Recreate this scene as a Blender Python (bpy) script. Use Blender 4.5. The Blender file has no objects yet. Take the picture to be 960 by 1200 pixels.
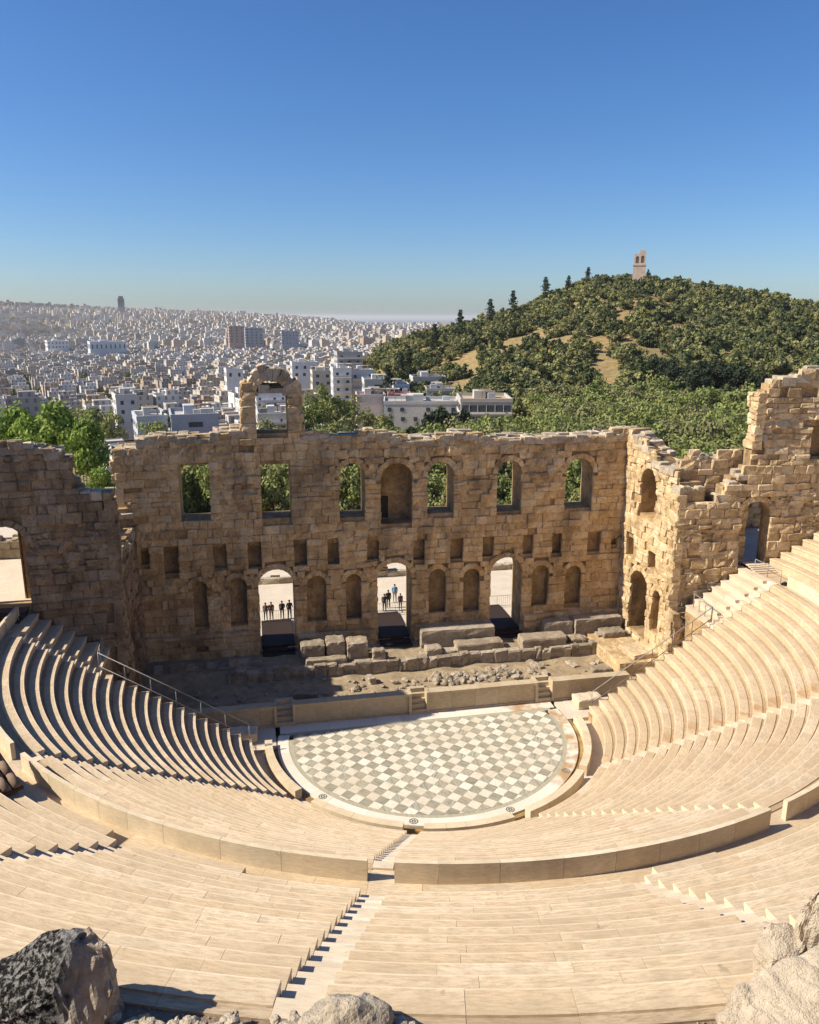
import bpy, math, random
import numpy as np
from mathutils import Matrix, Vector, noise as mnoise
R = math.radians
# ------------------------------------------------------------------ camera, sky, sun, exposure
scn = bpy.context.scene
COL = scn.collection
CX, CY, CZ = -10.6859, -47.2732, 27.6577
YAW, PITCH, ROLL, FPX = 0.1962, 0.2441, 0.0026, 918.84
_cy, _sy, _cp, _sp = math.cos(YAW), math.sin(YAW), math.cos(PITCH), math.sin(PITCH)
FW = np.array([_sy*_cp, _cy*_cp, -_sp]); RT = np.array([_cy, -_sy, 0.0]); UP = np.cross(RT, FW)
RT, UP = RT*math.cos(ROLL)+UP*math.sin(ROLL), -RT*math.sin(ROLL)+UP*math.cos(ROLL)
CAM = np.array([CX, CY, CZ])
cd = bpy.data.cameras.new('camera'); cam = bpy.data.objects.new('camera', cd); COL.objects.link(cam)
cd.sensor_fit = 'HORIZONTAL'; cd.sensor_width = 36.0; cd.lens = FPX/960*36; cd.clip_start = .3; cd.clip_end = 150000
M4 = Matrix(((RT[0], UP[0], -FW[0], CX), (RT[1], UP[1], -FW[1], CY), (RT[2], UP[2], -FW[2], CZ), (0, 0, 0, 1)))
cam.matrix_world = M4
scn.camera = cam
SUN_EL, SUN_DIR = R(40.0), np.array([-1.0, 0.062])          # horizontal direction towards the sun
w = bpy.data.worlds.new('World'); scn.world = w; w.use_nodes = True
nt = w.node_tree; bg = nt.nodes['Background']
sky = nt.nodes.new('ShaderNodeTexSky'); sky.sky_type = 'NISHITA'; sky.sun_disc = False
sky.sun_elevation = SUN_EL; sky.sun_rotation = math.atan2(SUN_DIR[0], SUN_DIR[1])
sky.altitude = 100; sky.air_density = 1.0; sky.dust_density = .55; sky.ozone_density = 5.0
hs = nt.nodes.new('ShaderNodeHueSaturation'); hs.inputs['Saturation'].default_value = 1.15; nt.links.new(sky.outputs[0], hs.inputs['Color'])
tn = nt.nodes.new('ShaderNodeMix'); tn.data_type = 'RGBA'; tn.blend_type = 'MULTIPLY'; tn.inputs[0].default_value = 1; tn.inputs[7].default_value = (.88, .98, 1.16, 1)
nt.links.new(hs.outputs[0], tn.inputs[6]); nt.links.new(tn.outputs[2], bg.inputs[0]); bg.inputs[1].default_value = .072
sl = bpy.data.lights.new('sun', 'SUN'); sl.energy = 5.0; sl.angle = R(.53); sl.color = (1, .905, .76)
so = bpy.data.objects.new('sun', sl); COL.objects.link(so)
_d = Vector((SUN_DIR[0]*math.cos(SUN_EL), SUN_DIR[1]*math.cos(SUN_EL), math.sin(SUN_EL)))
so.rotation_euler = _d.to_track_quat('Z', 'Y').to_euler(); so.location = (-60, 10, 80)
scn.view_settings.view_transform = 'Standard'; scn.view_settings.look = 'None'
scn.view_settings.gamma = 1; scn.view_settings.use_curve_mapping = False; scn.view_settings.exposure = 0.64
scn.render.engine = 'CYCLES'
scn.cycles.max_bounces = 6; scn.cycles.diffuse_bounces = 4; scn.cycles.volume_bounces = 0
rng = random.Random(7); nr = np.random.default_rng(7)

# ------------------------------------------------------------------ helpers
def ray(px, py):
    return FW + RT*((px-480)/FPX) - UP*((py-600)/FPX)
def at(px, py, d):                                      # a point d metres (on the map) away along a sight line
    v = ray(px, py); return CAM + v*(d/math.hypot(v[0], v[1]))
def azel(px, py):
    v = ray(px, py); return math.degrees(math.atan2(v[0], v[1])), math.degrees(math.atan2(v[2], math.hypot(v[0], v[1])))
def pol(r, a, z=0):
    a = R(a); return np.array([r*math.sin(a), -r*math.cos(a), z])
def tag(o, label=None, cat=None, group=None, kind=None):
    if label: o['label'] = label
    if cat: o['category'] = cat
    if group: o['group'] = group
    if kind: o['kind'] = kind
    return o
def link(name, data, parent=None, loc=None):
    o = bpy.data.objects.new(name, data); COL.objects.link(o)
    if parent is not None: o.parent = parent
    if loc is not None: o.location = loc
    return o
def empty(name, loc=(0, 0, 0), rz=0):
    o = link(name, None, None, loc); o.rotation_euler.z = rz; o.empty_display_size = .1; return o

class MB:
    def __init__(s): s.v = []; s.f = []; s.r = []; s.uv = []; s.m = []
    def add(s, v, f, rnd=.5, uv=None, m=0):
        o = len(s.v); s.v.extend([tuple(p) for p in v])
        for i, q in enumerate(f):
            s.f.append(tuple(k+o for k in q)); s.r.append(rnd); s.m.append(m)
            if uv is not None: s.uv.extend(uv[i])
            else: s.uv.extend([(0., 0.)]*len(q))
    def box(s, x0, x1, y0, y1, z0, z1, rnd=.5, m=0):
        s.add([(x0,y0,z0),(x1,y0,z0),(x1,y1,z0),(x0,y1,z0),(x0,y0,z1),(x1,y0,z1),(x1,y1,z1),(x0,y1,z1)],
              [(0,3,2,1),(4,5,6,7),(0,1,5,4),(1,2,6,5),(2,3,7,6),(3,0,4,7)], rnd, m=m)
    def tube(s, p, q, r0, r1=None, n=8, rnd=.5, m=0):
        r1 = r0 if r1 is None else r1; p = np.array(p, float); q = np.array(q, float); d = q-p; L = np.linalg.norm(d); d = d/L
        a = np.cross(d, (0,0,1) if abs(d[2]) < .9 else (1,0,0)); a /= np.linalg.norm(a); b = np.cross(d, a)
        V = []
        for c, r in ((p, r0), (q, r1)):
            for k in range(n):
                t = 2*math.pi*k/n; V.append(c+(a*math.cos(t)+b*math.sin(t))*r)
        F = [(k, (k+1) % n, n+(k+1) % n, n+k) for k in range(n)]+[tuple(range(n))[::-1], tuple(range(n, 2*n))]
        s.add(V, F, rnd, m=m)
    def build(s, name, mats, parent=None, loc=None, kind=None, smooth=False, uv=False):
        me = bpy.data.meshes.new(name); L = np.array(loc) if loc is not None else None
        V = np.array(s.v, float)
        if L is not None: V = V-L
        me.from_pydata(V.tolist(), [], s.f)
        a = me.attributes.new('rnd', 'FLOAT', 'FACE'); a.data.foreach_set('value', np.array(s.r, np.float32))
        if uv:
            u = me.uv_layers.new(name='UVMap'); u.data.foreach_set('uv', np.array(s.uv, np.float32).ravel())
        for mt in (mats if isinstance(mats, (list, tuple)) else [mats]): me.materials.append(mt)
        if any(s.m): me.polygons.foreach_set('material_index', np.array(s.m, np.int32))
        if smooth: me.polygons.foreach_set('use_smooth', np.ones(len(s.f), bool))
        o = link(name, me, parent, loc)
        if kind: o['kind'] = kind
        return o

# ------------------------------------------------------------------ materials
class NT:
    def __init__(s, name):
        s.mat = bpy.data.materials.new(name); s.mat.use_nodes = True; s.t = s.mat.node_tree
        s.b = s.t.nodes['Principled BSDF']; s.out = s.t.nodes['Material Output']; s.b.inputs['Roughness'].default_value = .85
        s.b.inputs['Specular IOR Level'].default_value = .25
    def n(s, typ, ins=None, **kw):
        x = s.t.nodes.new('ShaderNode'+typ)
        for k, v in kw.items(): setattr(x, k, v)
        for k, v in (ins or {}).items(): s.set(x.inputs[k], v)
        return x
    def set(s, sock, v):
        if isinstance(v, bpy.types.NodeSocket): s.t.links.new(v, sock)
        elif isinstance(v, bpy.types.Node): s.t.links.new(v.outputs[0], sock)
        elif isinstance(v, (tuple, list)) and len(v) == 3 and sock.type == 'RGBA': sock.default_value = (*v, 1)
        else: sock.default_value = v
    def math(s, op, a, b=None, c=None, clamp=False):
        x = s.n('Math', operation=op, use_clamp=clamp); s.set(x.inputs[0], a)
        if b is not None: s.set(x.inputs[1], b)
        if c is not None: s.set(x.inputs[2], c)
        return x.outputs[0]
    def mix(s, f, a, b, mode='MIX'):
        x = s.n('Mix', data_type='RGBA', blend_type=mode); s.set(x.inputs[0], f); s.set(x.inputs[6], a); s.set(x.inputs[7], b); return x.outputs[2]
    def ramp(s, f, pts, interp='LINEAR'):
        x = s.n('ValToRGB'); cr = x.color_ramp; cr.interpolation = interp
        while len(cr.elements) < len(pts): cr.elements.new(.5)
        for e, (p, c) in zip(cr.elements, pts): e.position = p; e.color = (*c, 1) if isinstance(c, (tuple, list)) else (c, c, c, 1)
        s.set(x.inputs[0], f); return x.outputs[0]
    def noise(s, vec, scale, detail=4, rough=.55, dist=0):
        x = s.n('TexNoise', {'Scale': scale, 'Detail': detail, 'Roughness': rough, 'Distortion': dist}); 
        if vec is not None: s.set(x.inputs['Vector'], vec)
        return x.outputs[0]
    def pos(s): return s.n('NewGeometry').outputs['Position']
    def scale(s, vec, sc, off=None):
        x = s.n('Mapping'); s.set(x.inputs[0], vec); x.inputs['Scale'].default_value = sc
        if off is not None: s.set(x.inputs['Location'], off)
        return x.outputs[0]
    def attr(s, nm='rnd'): return s.n('Attribute', attribute_name=nm).outputs['Fac']
    def bump(s, h, strength=.5, dist=.05):
        x = s.n('Bump', {'Strength': strength, 'Distance': dist}); s.set(x.inputs['Height'], h); s.set(s.b.inputs['Normal'], x.outputs[0])
    def col(s, c): s.set(s.b.inputs['Base Color'], c); return s.mat
    def rough(s, v): s.set(s.b.inputs['Roughness'], v)

def mat_wall(name, c0, c1, c2, dark=(.055,.045,.035), amount=.5, seed=0.):
    m = NT(name); p = m.n('VectorMath', operation='ADD'); m.set(p.inputs[0], m.pos()); p.inputs[1].default_value = (seed, seed*2, seed); p = p.outputs[0]
    r = m.attr()
    big = m.noise(p, .16, 4, .6, .6); mid = m.noise(p, 1.3, 8, .72); fine = m.noise(p, 5.5, 6, .75)
    c = m.mix(m.ramp(mid, [(.38, 0.), (.62, 1.)]), tuple(x*.78 for x in c0), c1)
    c = m.mix(m.ramp(r, [(.5, 0.), (1., .55)]), c, c2)
    c = m.mix(m.ramp(r, [(0., .4), (.25, 0.)]), c, tuple(x*.55 for x in c0))
    st = m.noise(m.scale(p, (.55, .55, .16)), 1.0, 5, .62, .4)
    grime = m.math('MULTIPLY', m.ramp(st, [(.44, 0.), (.60, 1.)]), m.ramp(big, [(.38, .2), (.58, 1.)]))
    c = m.mix(m.math('MULTIPLY', grime, amount), c, dark)
    pit = m.ramp(fine, [(.36, 1.), (.46, 0.)])
    c = m.mix(m.math('MULTIPLY', pit, .6), c, tuple(x*.28 for x in c0))
    h = m.math('ADD', m.math('MULTIPLY', fine, .5), m.math('MULTIPLY', mid, 1.2))
    m.bump(h, 1., .14); m.rough(.92); return m.col(c)
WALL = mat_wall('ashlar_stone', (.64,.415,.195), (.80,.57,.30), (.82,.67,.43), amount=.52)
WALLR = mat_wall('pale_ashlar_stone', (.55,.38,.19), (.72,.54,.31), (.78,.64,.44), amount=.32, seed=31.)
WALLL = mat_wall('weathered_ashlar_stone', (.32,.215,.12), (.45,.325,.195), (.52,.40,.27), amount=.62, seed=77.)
CORE = mat_wall('wall_core_stone', (.40,.26,.125), (.54,.375,.195), (.56,.42,.25), amount=.55, seed=5.)
CAP = mat_wall('wall_top_stone', (.47,.38,.26), (.58,.49,.36), (.64,.56,.44), amount=.4, seed=12.)
RUB = mat_wall('rubble_stone', (.36,.29,.20), (.46,.38,.28), (.55,.48,.38), amount=.35, seed=19.)

def mat_marble(name, c0, c1, c2, streak=(.42,.32,.20), st=.6, bump=.25, rough=.7, edge=False):
    m = NT(name); uv = m.n('UVMap').outputs[0]; r = m.attr()
    off = m.n('CombineXYZ'); m.set(off.inputs[0], m.math('MULTIPLY', r, 371.)); m.set(off.inputs[1], m.math('MULTIPLY', r, 97.))
    rot = m.math('MULTIPLY', m.math('SUBTRACT', r, .5), .16)
    mp = m.n('Mapping'); m.set(mp.inputs[0], uv); m.set(mp.inputs['Location'], off); 
    ro = m.n('CombineXYZ'); m.set(ro.inputs[2], rot); m.set(mp.inputs['Rotation'], ro)
    uvo = mp.outputs[0]
    s1 = m.noise(m.scale(uvo, (2.6, 17, 1)), 1.0, 7, .74, .4); s2 = m.noise(uvo, .9, 5, .6); fine = m.noise(uvo, 30, 3, .6)
    wide = m.noise(m.pos(), .22, 4, .55)
    c = m.mix(m.ramp(r, [(.15, 0.), (.85, 1.)]), c0, c1)
    c = m.mix(m.ramp(m.math('FRACT', m.math('MULTIPLY', r, 7.3)), [(.72, 0.), (.95, .7)]), c, c2)
    c = m.mix(m.math('MULTIPLY', m.ramp(s1, [(.44, 0.), (.62, 1.)]), st*.75), c, streak)
    c = m.mix(m.math('MULTIPLY', m.ramp(s2, [(.47, 0.), (.66, 1.)]), .5), c, tuple(x*.68 for x in c0))
    c = m.mix(m.math('MULTIPLY', m.ramp(wide, [(.42, 0.), (.66, 1.)]), .36), c, tuple(x*.72 for x in c0))
    sp = m.n('SeparateXYZ'); m.set(sp.inputs[0], m.pos()); ang = m.math('ARCTAN2', sp.outputs[0], m.math('MULTIPLY', sp.outputs[1], -1.))
    rust = m.math('MULTIPLY', m.ramp(m.math('DIVIDE', ang, 3.1416), [(.300, 0.), (.303, 1.), (.312, .8), (.335, 0.)]), m.ramp(m.noise(m.pos(), .9, 4, .6), [(.50, 0.), (.60, 1.)]))
    c = m.mix(m.math('MULTIPLY', rust, .75), c, (.38,.20,.07))
    spots = m.noise(m.pos(), 2.6, 2, .5)
    c = m.mix(m.math('MULTIPLY', m.ramp(spots, [(.70, 0.), (.76, 1.)]), .45), c, tuple(x*.4 for x in c0))
    if edge:                                                   # pale line along the front edge, tone darkening towards the back of each tread
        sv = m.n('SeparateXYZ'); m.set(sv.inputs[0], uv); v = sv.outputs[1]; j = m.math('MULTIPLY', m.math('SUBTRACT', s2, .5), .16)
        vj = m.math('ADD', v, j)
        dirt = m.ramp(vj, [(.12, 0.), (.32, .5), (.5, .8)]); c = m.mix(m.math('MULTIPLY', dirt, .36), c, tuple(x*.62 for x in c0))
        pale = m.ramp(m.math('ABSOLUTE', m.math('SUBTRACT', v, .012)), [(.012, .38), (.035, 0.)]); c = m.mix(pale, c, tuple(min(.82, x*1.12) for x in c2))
    m.bump(m.math('ADD', m.math('MULTIPLY', s1, .6), m.math('MULTIPLY', fine, .25)), bump, .02); m.rough(rough); return m.col(c)
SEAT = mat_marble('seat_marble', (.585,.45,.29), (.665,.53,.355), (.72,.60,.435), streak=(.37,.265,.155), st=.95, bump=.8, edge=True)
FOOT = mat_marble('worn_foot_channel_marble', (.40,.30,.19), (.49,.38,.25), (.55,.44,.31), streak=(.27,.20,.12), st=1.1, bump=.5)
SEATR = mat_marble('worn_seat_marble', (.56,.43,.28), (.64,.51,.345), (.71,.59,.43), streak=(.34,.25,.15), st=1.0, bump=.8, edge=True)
STEP = mat_marble('stair_marble', (.61,.49,.345), (.67,.555,.41), (.72,.62,.49), streak=(.48,.40,.30))
STEPW = mat_marble('pale_stair_marble', (.64,.53,.385), (.70,.60,.455), (.75,.67,.54), streak=(.45,.36,.25), st=.7, bump=.8)
BACK = mat_marble('parapet_marble', (.64,.53,.36), (.70,.59,.42), (.74,.64,.48), streak=(.44,.33,.20), st=.7, bump=.6)
PULP = mat_marble('stage_front_marble', (.50,.40,.26), (.56,.46,.31), (.60,.52,.38), streak=(.24,.17,.10), st=.7)

def mat_simple(name, c, c2=None, sc=1.5, bump=.3, rough=.9, bd=.03, detail=5):
    m = NT(name); p = m.pos(); n1 = m.noise(p, sc, detail, .6); n2 = m.noise(p, sc*9, 3, .6)
    c2 = c2 or tuple(x*.65 for x in c)
    cc = m.mix(m.ramp(n1, [(.35, 0.), (.68, 1.)]), c, c2); cc = m.mix(m.math('MULTIPLY', m.ramp(n2, [(.35, 1.), (.55, 0.)]), .3), cc, tuple(x*.5 for x in c))
    m.bump(m.math('ADD', n1, m.math('MULTIPLY', n2, .4)), bump, bd); m.rough(rough); return m.col(cc)
def mat_tile(name, c, c2, veins):
    m = NT(name); r = m.attr(); p = m.pos()
    mp = m.n('Mapping'); m.set(mp.inputs[0], p); ro = m.n('CombineXYZ'); m.set(ro.inputs[2], m.math('MULTIPLY', m.math('ROUND', m.math('MULTIPLY', r, 3)), .7)); m.set(mp.inputs['Rotation'], ro)
    s1 = m.noise(m.scale(mp.outputs[0], (1.2, 9, 1)), 1.0, 4, .6); wide = m.noise(p, .5, 4, .6); dirt = m.noise(p, 3.2, 5, .65)
    cc = m.mix(r, c, c2); cc = m.mix(m.math('MULTIPLY', m.ramp(s1, [(.45, 0.), (.62, 1.)]), veins), cc, tuple(x*.55 for x in c))
    cc = m.mix(m.math('MULTIPLY', m.ramp(wide, [(.42, 0.), (.68, 1.)]), .4), cc, (.44,.36,.24))
    cc = m.mix(m.math('MULTIPLY', m.ramp(dirt, [(.55, 0.), (.7, 1.)]), .3), cc, (.25,.2,.13))
    m.rough(.6); m.bump(s1, .1, .01); return m.col(cc)
TW = mat_tile('white_marble_tile', (.62,.555,.435), (.75,.70,.585), .3)
TG = mat_tile('grey_marble_tile', (.29,.275,.21), (.42,.40,.32), .7)
TB = mat_tile('green_grey_border_marble', (.36,.34,.25), (.43,.41,.31), .4)
def mat_ring():
    m = NT('white_ring_marble'); p = m.pos(); r = m.attr()
    c = m.mix(r, (.62,.565,.46), (.71,.66,.56)); n1 = m.noise(p, 1.3, 5, .6); n2 = m.noise(p, .33, 4, .6)
    c = m.mix(m.math('MULTIPLY', m.ramp(n1, [(.5, 0.), (.75, 1.)]), .4), c, (.5,.43,.32))
    # rust-brown water stain along the drain on the stage-right side
    sx = m.n('SeparateXYZ'); m.set(sx.inputs[0], p)
    mask = m.math('MULTIPLY', m.ramp(m.math('DIVIDE', sx.outputs[0], 12.), [(.48, 0.), (.60, 1.)]), m.ramp(m.noise(p, .75, 4, .55), [(.42, 0.), (.56, 1.)]))
    c = m.mix(m.math('MULTIPLY', mask, .8), c, (.36,.19,.06))
    m.rough(.6); m.bump(n1, .15, .02); return m.col(c)
RING = mat_ring()
def mat_drain():
    m = NT('stained_drain_stone'); p = m.pos(); n = m.noise(p, 1.2, 5, .6)
    c = m.mix(m.ramp(n, [(.38, 0.), (.62, 1.)]), (.17,.12,.05), (.36,.23,.09)); m.rough(.7); return m.col(c)
DRAIN = mat_drain()
DIRT = mat_simple('dry_dirt', (.40,.31,.20), (.24,.185,.11), 1.6, .9, .95, .1, 9)
GRAVEL = mat_simple('gravel', (.30,.22,.16), (.20,.15,.11), 5, .9, .95, .06)
PAVE = mat_simple('pale_paving', (.62,.54,.43), (.54,.46,.36), .7, .15, .85)
WOODD = mat_simple('dark_wood', (.045,.028,.020), (.03,.02,.015), 3, .2, .7)
WOODB = mat_simple('old_brown_planks', (.11,.06,.035), (.07,.04,.025), 4, .4, .8)
TERRA = mat_simple('terracotta_tile', (.27,.18,.12), (.17,.12,.085), 3, .3, .85)
METAL = mat_simple('grey_metal_rail', (.33,.32,.30), (.25,.24,.22), 4, .05, .45)
BLACK = mat_simple('black_plastic', (.015,.016,.02), (.01,.01,.012), 4, .1, .5)
ROCKD = mat_simple('limestone_rock', (.46,.39,.29), (.33,.28,.21), 2.2, .9, .95, .12, 8)
BARK = mat_simple('bark', (.10,.075,.05), (.06,.045,.03), 5, .6, .95)

# ------------------------------------------------------------------ relief blocks and walls
def rough_block(mb, F, u0, u1, v0, v1, depth, proud, rnd, gap=.004, b=.075, rough=.03, jit=.03, g=rng):
    b = min(b, (u1-u0)*.24, (v1-v0)*.24)
    us = [u0+gap, u0+gap+b, u1-gap-b, u1-gap]; vs = [v0+gap, v0+gap+b, v1-gap-b, v1-gap]
    V = []
    for j, v in enumerate(vs):
        for i, u in enumerate(us):
            e = (i in (0, 3)) + (j in (0, 3))
            ww = proud - (0, .03, .075)[e] + g.uniform(-rough, rough)
            k = jit if e else jit*1.6
            V.append(F(u+g.uniform(-k, k)*(.5 if e else 1), v+g.uniform(-k, k)*(.5 if e else 1), ww))
    ring = [0, 1, 2, 3, 7, 11, 15, 14, 13, 12, 8, 4]
    for k in ring:
        i, j = k % 4, k//4; V.append(F(us[i], vs[j], -depth))
    Fc = [(4*j+i, 4*j+i+1, 4*j+i+5, 4*j+i+4) for j in range(3) for i in range(3)]
    for a in range(12):
        c = (a+1) % 12; Fc.append((ring[c], ring[a], 16+a, 16+c))
    mb.add(V, Fc, rnd)
def arch_top(op, u):
    u0, u1, v0, v1, k = op[:5]; rr = (u1-u0)/2
    if k != 'a': return v1
    return v1-rr+math.sqrt(max(0, rr*rr-(u-(u0+u1)/2)**2))
def strip_core(mb, F, u0, u1, v0, top, ops, wa, wb, drop=.3, rnd=.4):
    xs = {u0, u1}
    n = max(2, int((u1-u0)/.55))
    for i in range(n+1): xs.add(u0+(u1-u0)*i/n)
    for o in ops:
        k = 12 if o[4] == 'a' else 1
        for i in range(k+1):
            t = i/k; xs.add(o[0]+(o[1]-o[0])*(.5-.5*math.cos(math.pi*t)))
    xs = sorted(x for x in xs if u0-1e-6 <= x <= u1+1e-6); ys = [xs[0]]
    for x in xs:
        if x-ys[-1] > 1e-3: ys.append(x)
    for a, c in zip(ys, ys[1:]):
        mid = (a+c)/2; iv = []; lo = (v0, v0)
        for o in sorted((o for o in ops if o[0] < mid < o[1]), key=lambda o: o[2]):
            iv.append((lo, (o[2], o[2]))); lo = (arch_top(o, a), arch_top(o, c))
        tt = min(top(a), top(c))-drop if drop else None; iv.append((lo, (tt, tt) if drop else (top(a), top(c))))
        for (la, lc), (ha, hc) in iv:
            if ha <= la+.01 and hc <= lc+.01: continue
            ha, hc = max(ha, la+.005), max(hc, lc+.005)
            V = [F(a, la, wa), F(c, lc, wa), F(c, hc, wa), F(a, ha, wa), F(a, la, wb), F(c, lc, wb), F(c, hc, wb), F(a, ha, wb)]
            mb.add(V, [(0,1,2,3),(5,4,7,6),(4,5,1,0),(3,2,6,7),(4,0,3,7),(1,5,6,2)], rnd)
def lin(pts):
    xs = [p[0] for p in pts]; zs = [p[1] for p in pts]
    return lambda u: float(np.interp(u, xs, zs))
def wall(name, O, eu, n, u0, u1, v0, top, ops, thick, mat, label, cat='wall', niche=.7, course=(.34, .74), length=(.4, 1.3), cap=True, ends=(), most=300, rough=.03, group=None, erode=.0, layers=None):
    O = np.array(O, float); eu = np.array(eu, float); n = np.array(n, float)
    F = lambda u, v, ww: (O[0]+eu[0]*u+n[0]*ww, O[1]+eu[1]*u+n[1]*ww, v)
    root = empty(name, F((u0+u1)/2, v0, 0)); tag(root, label, cat, group)
    P0 = np.array(root.location)
    sd = rng.uniform(0, 50); mac = lambda u, v: .13*mnoise.noise((u*.33, v*.33, sd))+.07*mnoise.noise((u*.95, v*.95, sd+9))
    Fb = lambda u, v, ww: F(u, v, ww+mac(u, v))
    through = [o for o in ops if o[5] is None]
    deep = [o for o in ops if o[5] is None or o[5] > niche+.1]
    mb = MB(); strip_core(mb, F, u0, u1, v0, top, ops, -.24, -niche)
    strip_core(mb, F, u0, u1, v0, top, deep, -niche, -min(niche+1., thick*.8)); strip_core(mb, F, u0, u1, v0, top, through, -min(niche+1., thick*.8), -thick)
    c = mb.build('wall_core', CORE, root); c.matrix_parent_inverse = Matrix.Translation(-Vector(P0))
    blocks = []
    def wear(mb, x, e, za, zb, pr):                             # some patches of the face are badly eroded, their joints blurred
        k = smooth(.02, .3, mnoise.noise((x*.21, za*.26, sd+20))+.4*mnoise.noise((x*.7, za*.7, sd+30)))
        rough_block(mb, Fb, x, e, za, zb, .34, max(-.17, pr-.05*k), rng.random(), gap=.004-.03*k, b=.075+.09*k, rough=rough*(1+1.9*k), jit=.03+.06*k)
    z = v0
    while z < max(top(u0+(u1-u0)*i/60) for i in range(61))-.1:
        h = rng.uniform(*course); za, zb = z, z+h; z = zb
        ex = []
        for o in ops:
            a0, a1, b0, b1, k = o[:5]
            if zb <= b0+.02 or za >= b1+(.36 if k == 'a' else 0)-.02: continue
            m = (a0+a1)/2; hw = (a1-a0)/2
            if k == 'a' and zb > b1-hw:
                t = .36; rr = hw+t; dz = max(0, za-(b1-hw)); hw = math.sqrt(max(0, rr*rr-dz*dz)) if dz > 0 else rr
            ex.append((m-hw, m+hw))
        ex.sort(); segs = []; x = u0
        for a, b in ex:
            if a > x+.05: segs.append((x, a))
            x = max(x, b)
        if x < u1-.05: segs.append((x, u1))
        for a, b in segs:
            x = a
            while x < b-.02:
                L = rng.uniform(*length)
                if b-(x+L) < length[0]*.7: L = b-x
                e = x+L
                if min(top(x), top(e), top((x+e)/2)) > za+.4*h:
                    pr = rng.gauss(.0, .04)
                    if rng.random() < .018 and za > v0+2.5: x = e; continue
                    if rng.random() < erode: pr -= rng.uniform(.04, .16)
                    blocks.append(((e-x)*h, (lambda mb, x=x, e=e, za=za, zb=zb, pr=pr: wear(mb, x, e, za, zb, pr)), F((x+e)/2, (za+zb)/2, 0)))
                x = e
    for o in ops:
        if o[4] != 'a': continue
        m = (o[0]+o[1])/2; hw = (o[1]-o[0])/2; zs = o[3]-hw; k = max(5, int(hw*math.pi/.42)|1)
        FA = lambda s, rho, ww, m=m, zs=zs, hw=hw: Fb(m-math.cos(s/hw)*rho, zs+math.sin(s/hw)*rho, ww)
        for i in range(k):
            s0, s1 = hw*math.pi*i/k, hw*math.pi*(i+1)/k
            def put(mb, s0=s0, s1=s1, FA=FA, hw=hw):
                rough_block(mb, lambda u, v, ww: FA(u, v, ww), s0, s1, hw+.0, hw+rng.uniform(.40, .5), .34, rng.uniform(-.05, .02), rng.random(), jit=.012, rough=.03, b=.06)
            blocks.append((.2, put, F(m, o[3], 0)))
    for ue, za0, zb0, sg in ends:
        z = za0
        while z < zb0-.2:
            h = min(rng.uniform(.4, .65), zb0-z); x = -.05
            while x < thick-.05:
                L = min(rng.uniform(.5, 1.1), thick-x)
                if thick-(x+L) < .35: L = thick-x
                def put(mb, x=x, L=L, z=z, h=h, ue=ue, sg=sg):
                    rough_block(mb, lambda dep, v, ww: F(ue+sg*(ww+.12+.1*mnoise.noise((dep, v*.8, ue))), v, -dep), x, x+L, z, z+h, .6, rng.uniform(-.12, .18), rng.random(), rough=.06, b=.1)
                blocks.append((L*h, put, F(ue, z+h/2, -x-L/2))); x += L
            z += h
    blocks.sort(key=lambda b: -b[0])
    for ar, put, c0 in blocks[:most]:
        mb = MB(); put(mb); o = mb.build('stone_block', mat, root, loc=c0); o.location = Vector(c0)-Vector(P0)
    if blocks[most:]:
        mb = MB()
        for ar, put, c0 in blocks[most:]: put(mb)
        o = mb.build('small_stone_blocks', mat, root, kind='stuff'); o.location = -Vector(P0)
    if cap:
        mb = MB(); u = u0
        while u < u1-.2:
            L = min(rng.uniform(.5, 1.3), u1-u); ww = .02
            while ww > -thick+.1:
                D = min(rng.uniform(.5, 1.1), ww+thick)
                if rng.random() < .93:
                    zt = min(top(u), top(u+L))-.3
                    FT = lambda a, b, hh, zt=zt: F(a, zt+hh, b)
                    rough_block(mb, FT, u, u+L, ww-D, ww, .25, rng.uniform(.1, .42), rng.random(), rough=.06, jit=.05, b=.12)
                ww -= D
            u += L
        o = mb.build('top_stones', CAP, root, kind='stuff'); o.location = -Vector(P0)
    c.matrix_parent_inverse = Matrix.Identity(4); c.location = -Vector(P0)
    return root

# ------------------------------------------------------------------ terrain
def smooth(a, b, x):
    t = min(1, max(0, (x-a)/(b-a))); return t*t*(3-2*t)
_rid = [(380,408),(440,402),(465,394),(500,384),(530,378),(580,362),(620,350),(660,337),(690,325),(750,322),(800,331),(850,337),(900,345),(960,356),(1100,376),(1300,404)]
_ra = [azel(p[0], p[1]+(15 if p[0] < 660 else 11 if p[0] < 700 else 8)) for p in _rid]; RA = [a for a, e in _ra]; RE = [e for a, e in _ra]
_far = [(-300,354),(0,356),(60,359),(140,363),(250,367),(330,371),(400,376),(480,379),(560,379),(900,384)]
_fa = [azel(*p) for p in _far]; FA_ = [a for a, e in _fa]; FE = [e for a, e in _fa]
VD = [0, 110, 150, 220, 300, 420, 600, 1000, 1800, 3200, 12000]
VZ = [-.6, -.6, -2., -7., -17., -33., -42., -46., -50., -56., -62.]
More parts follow.
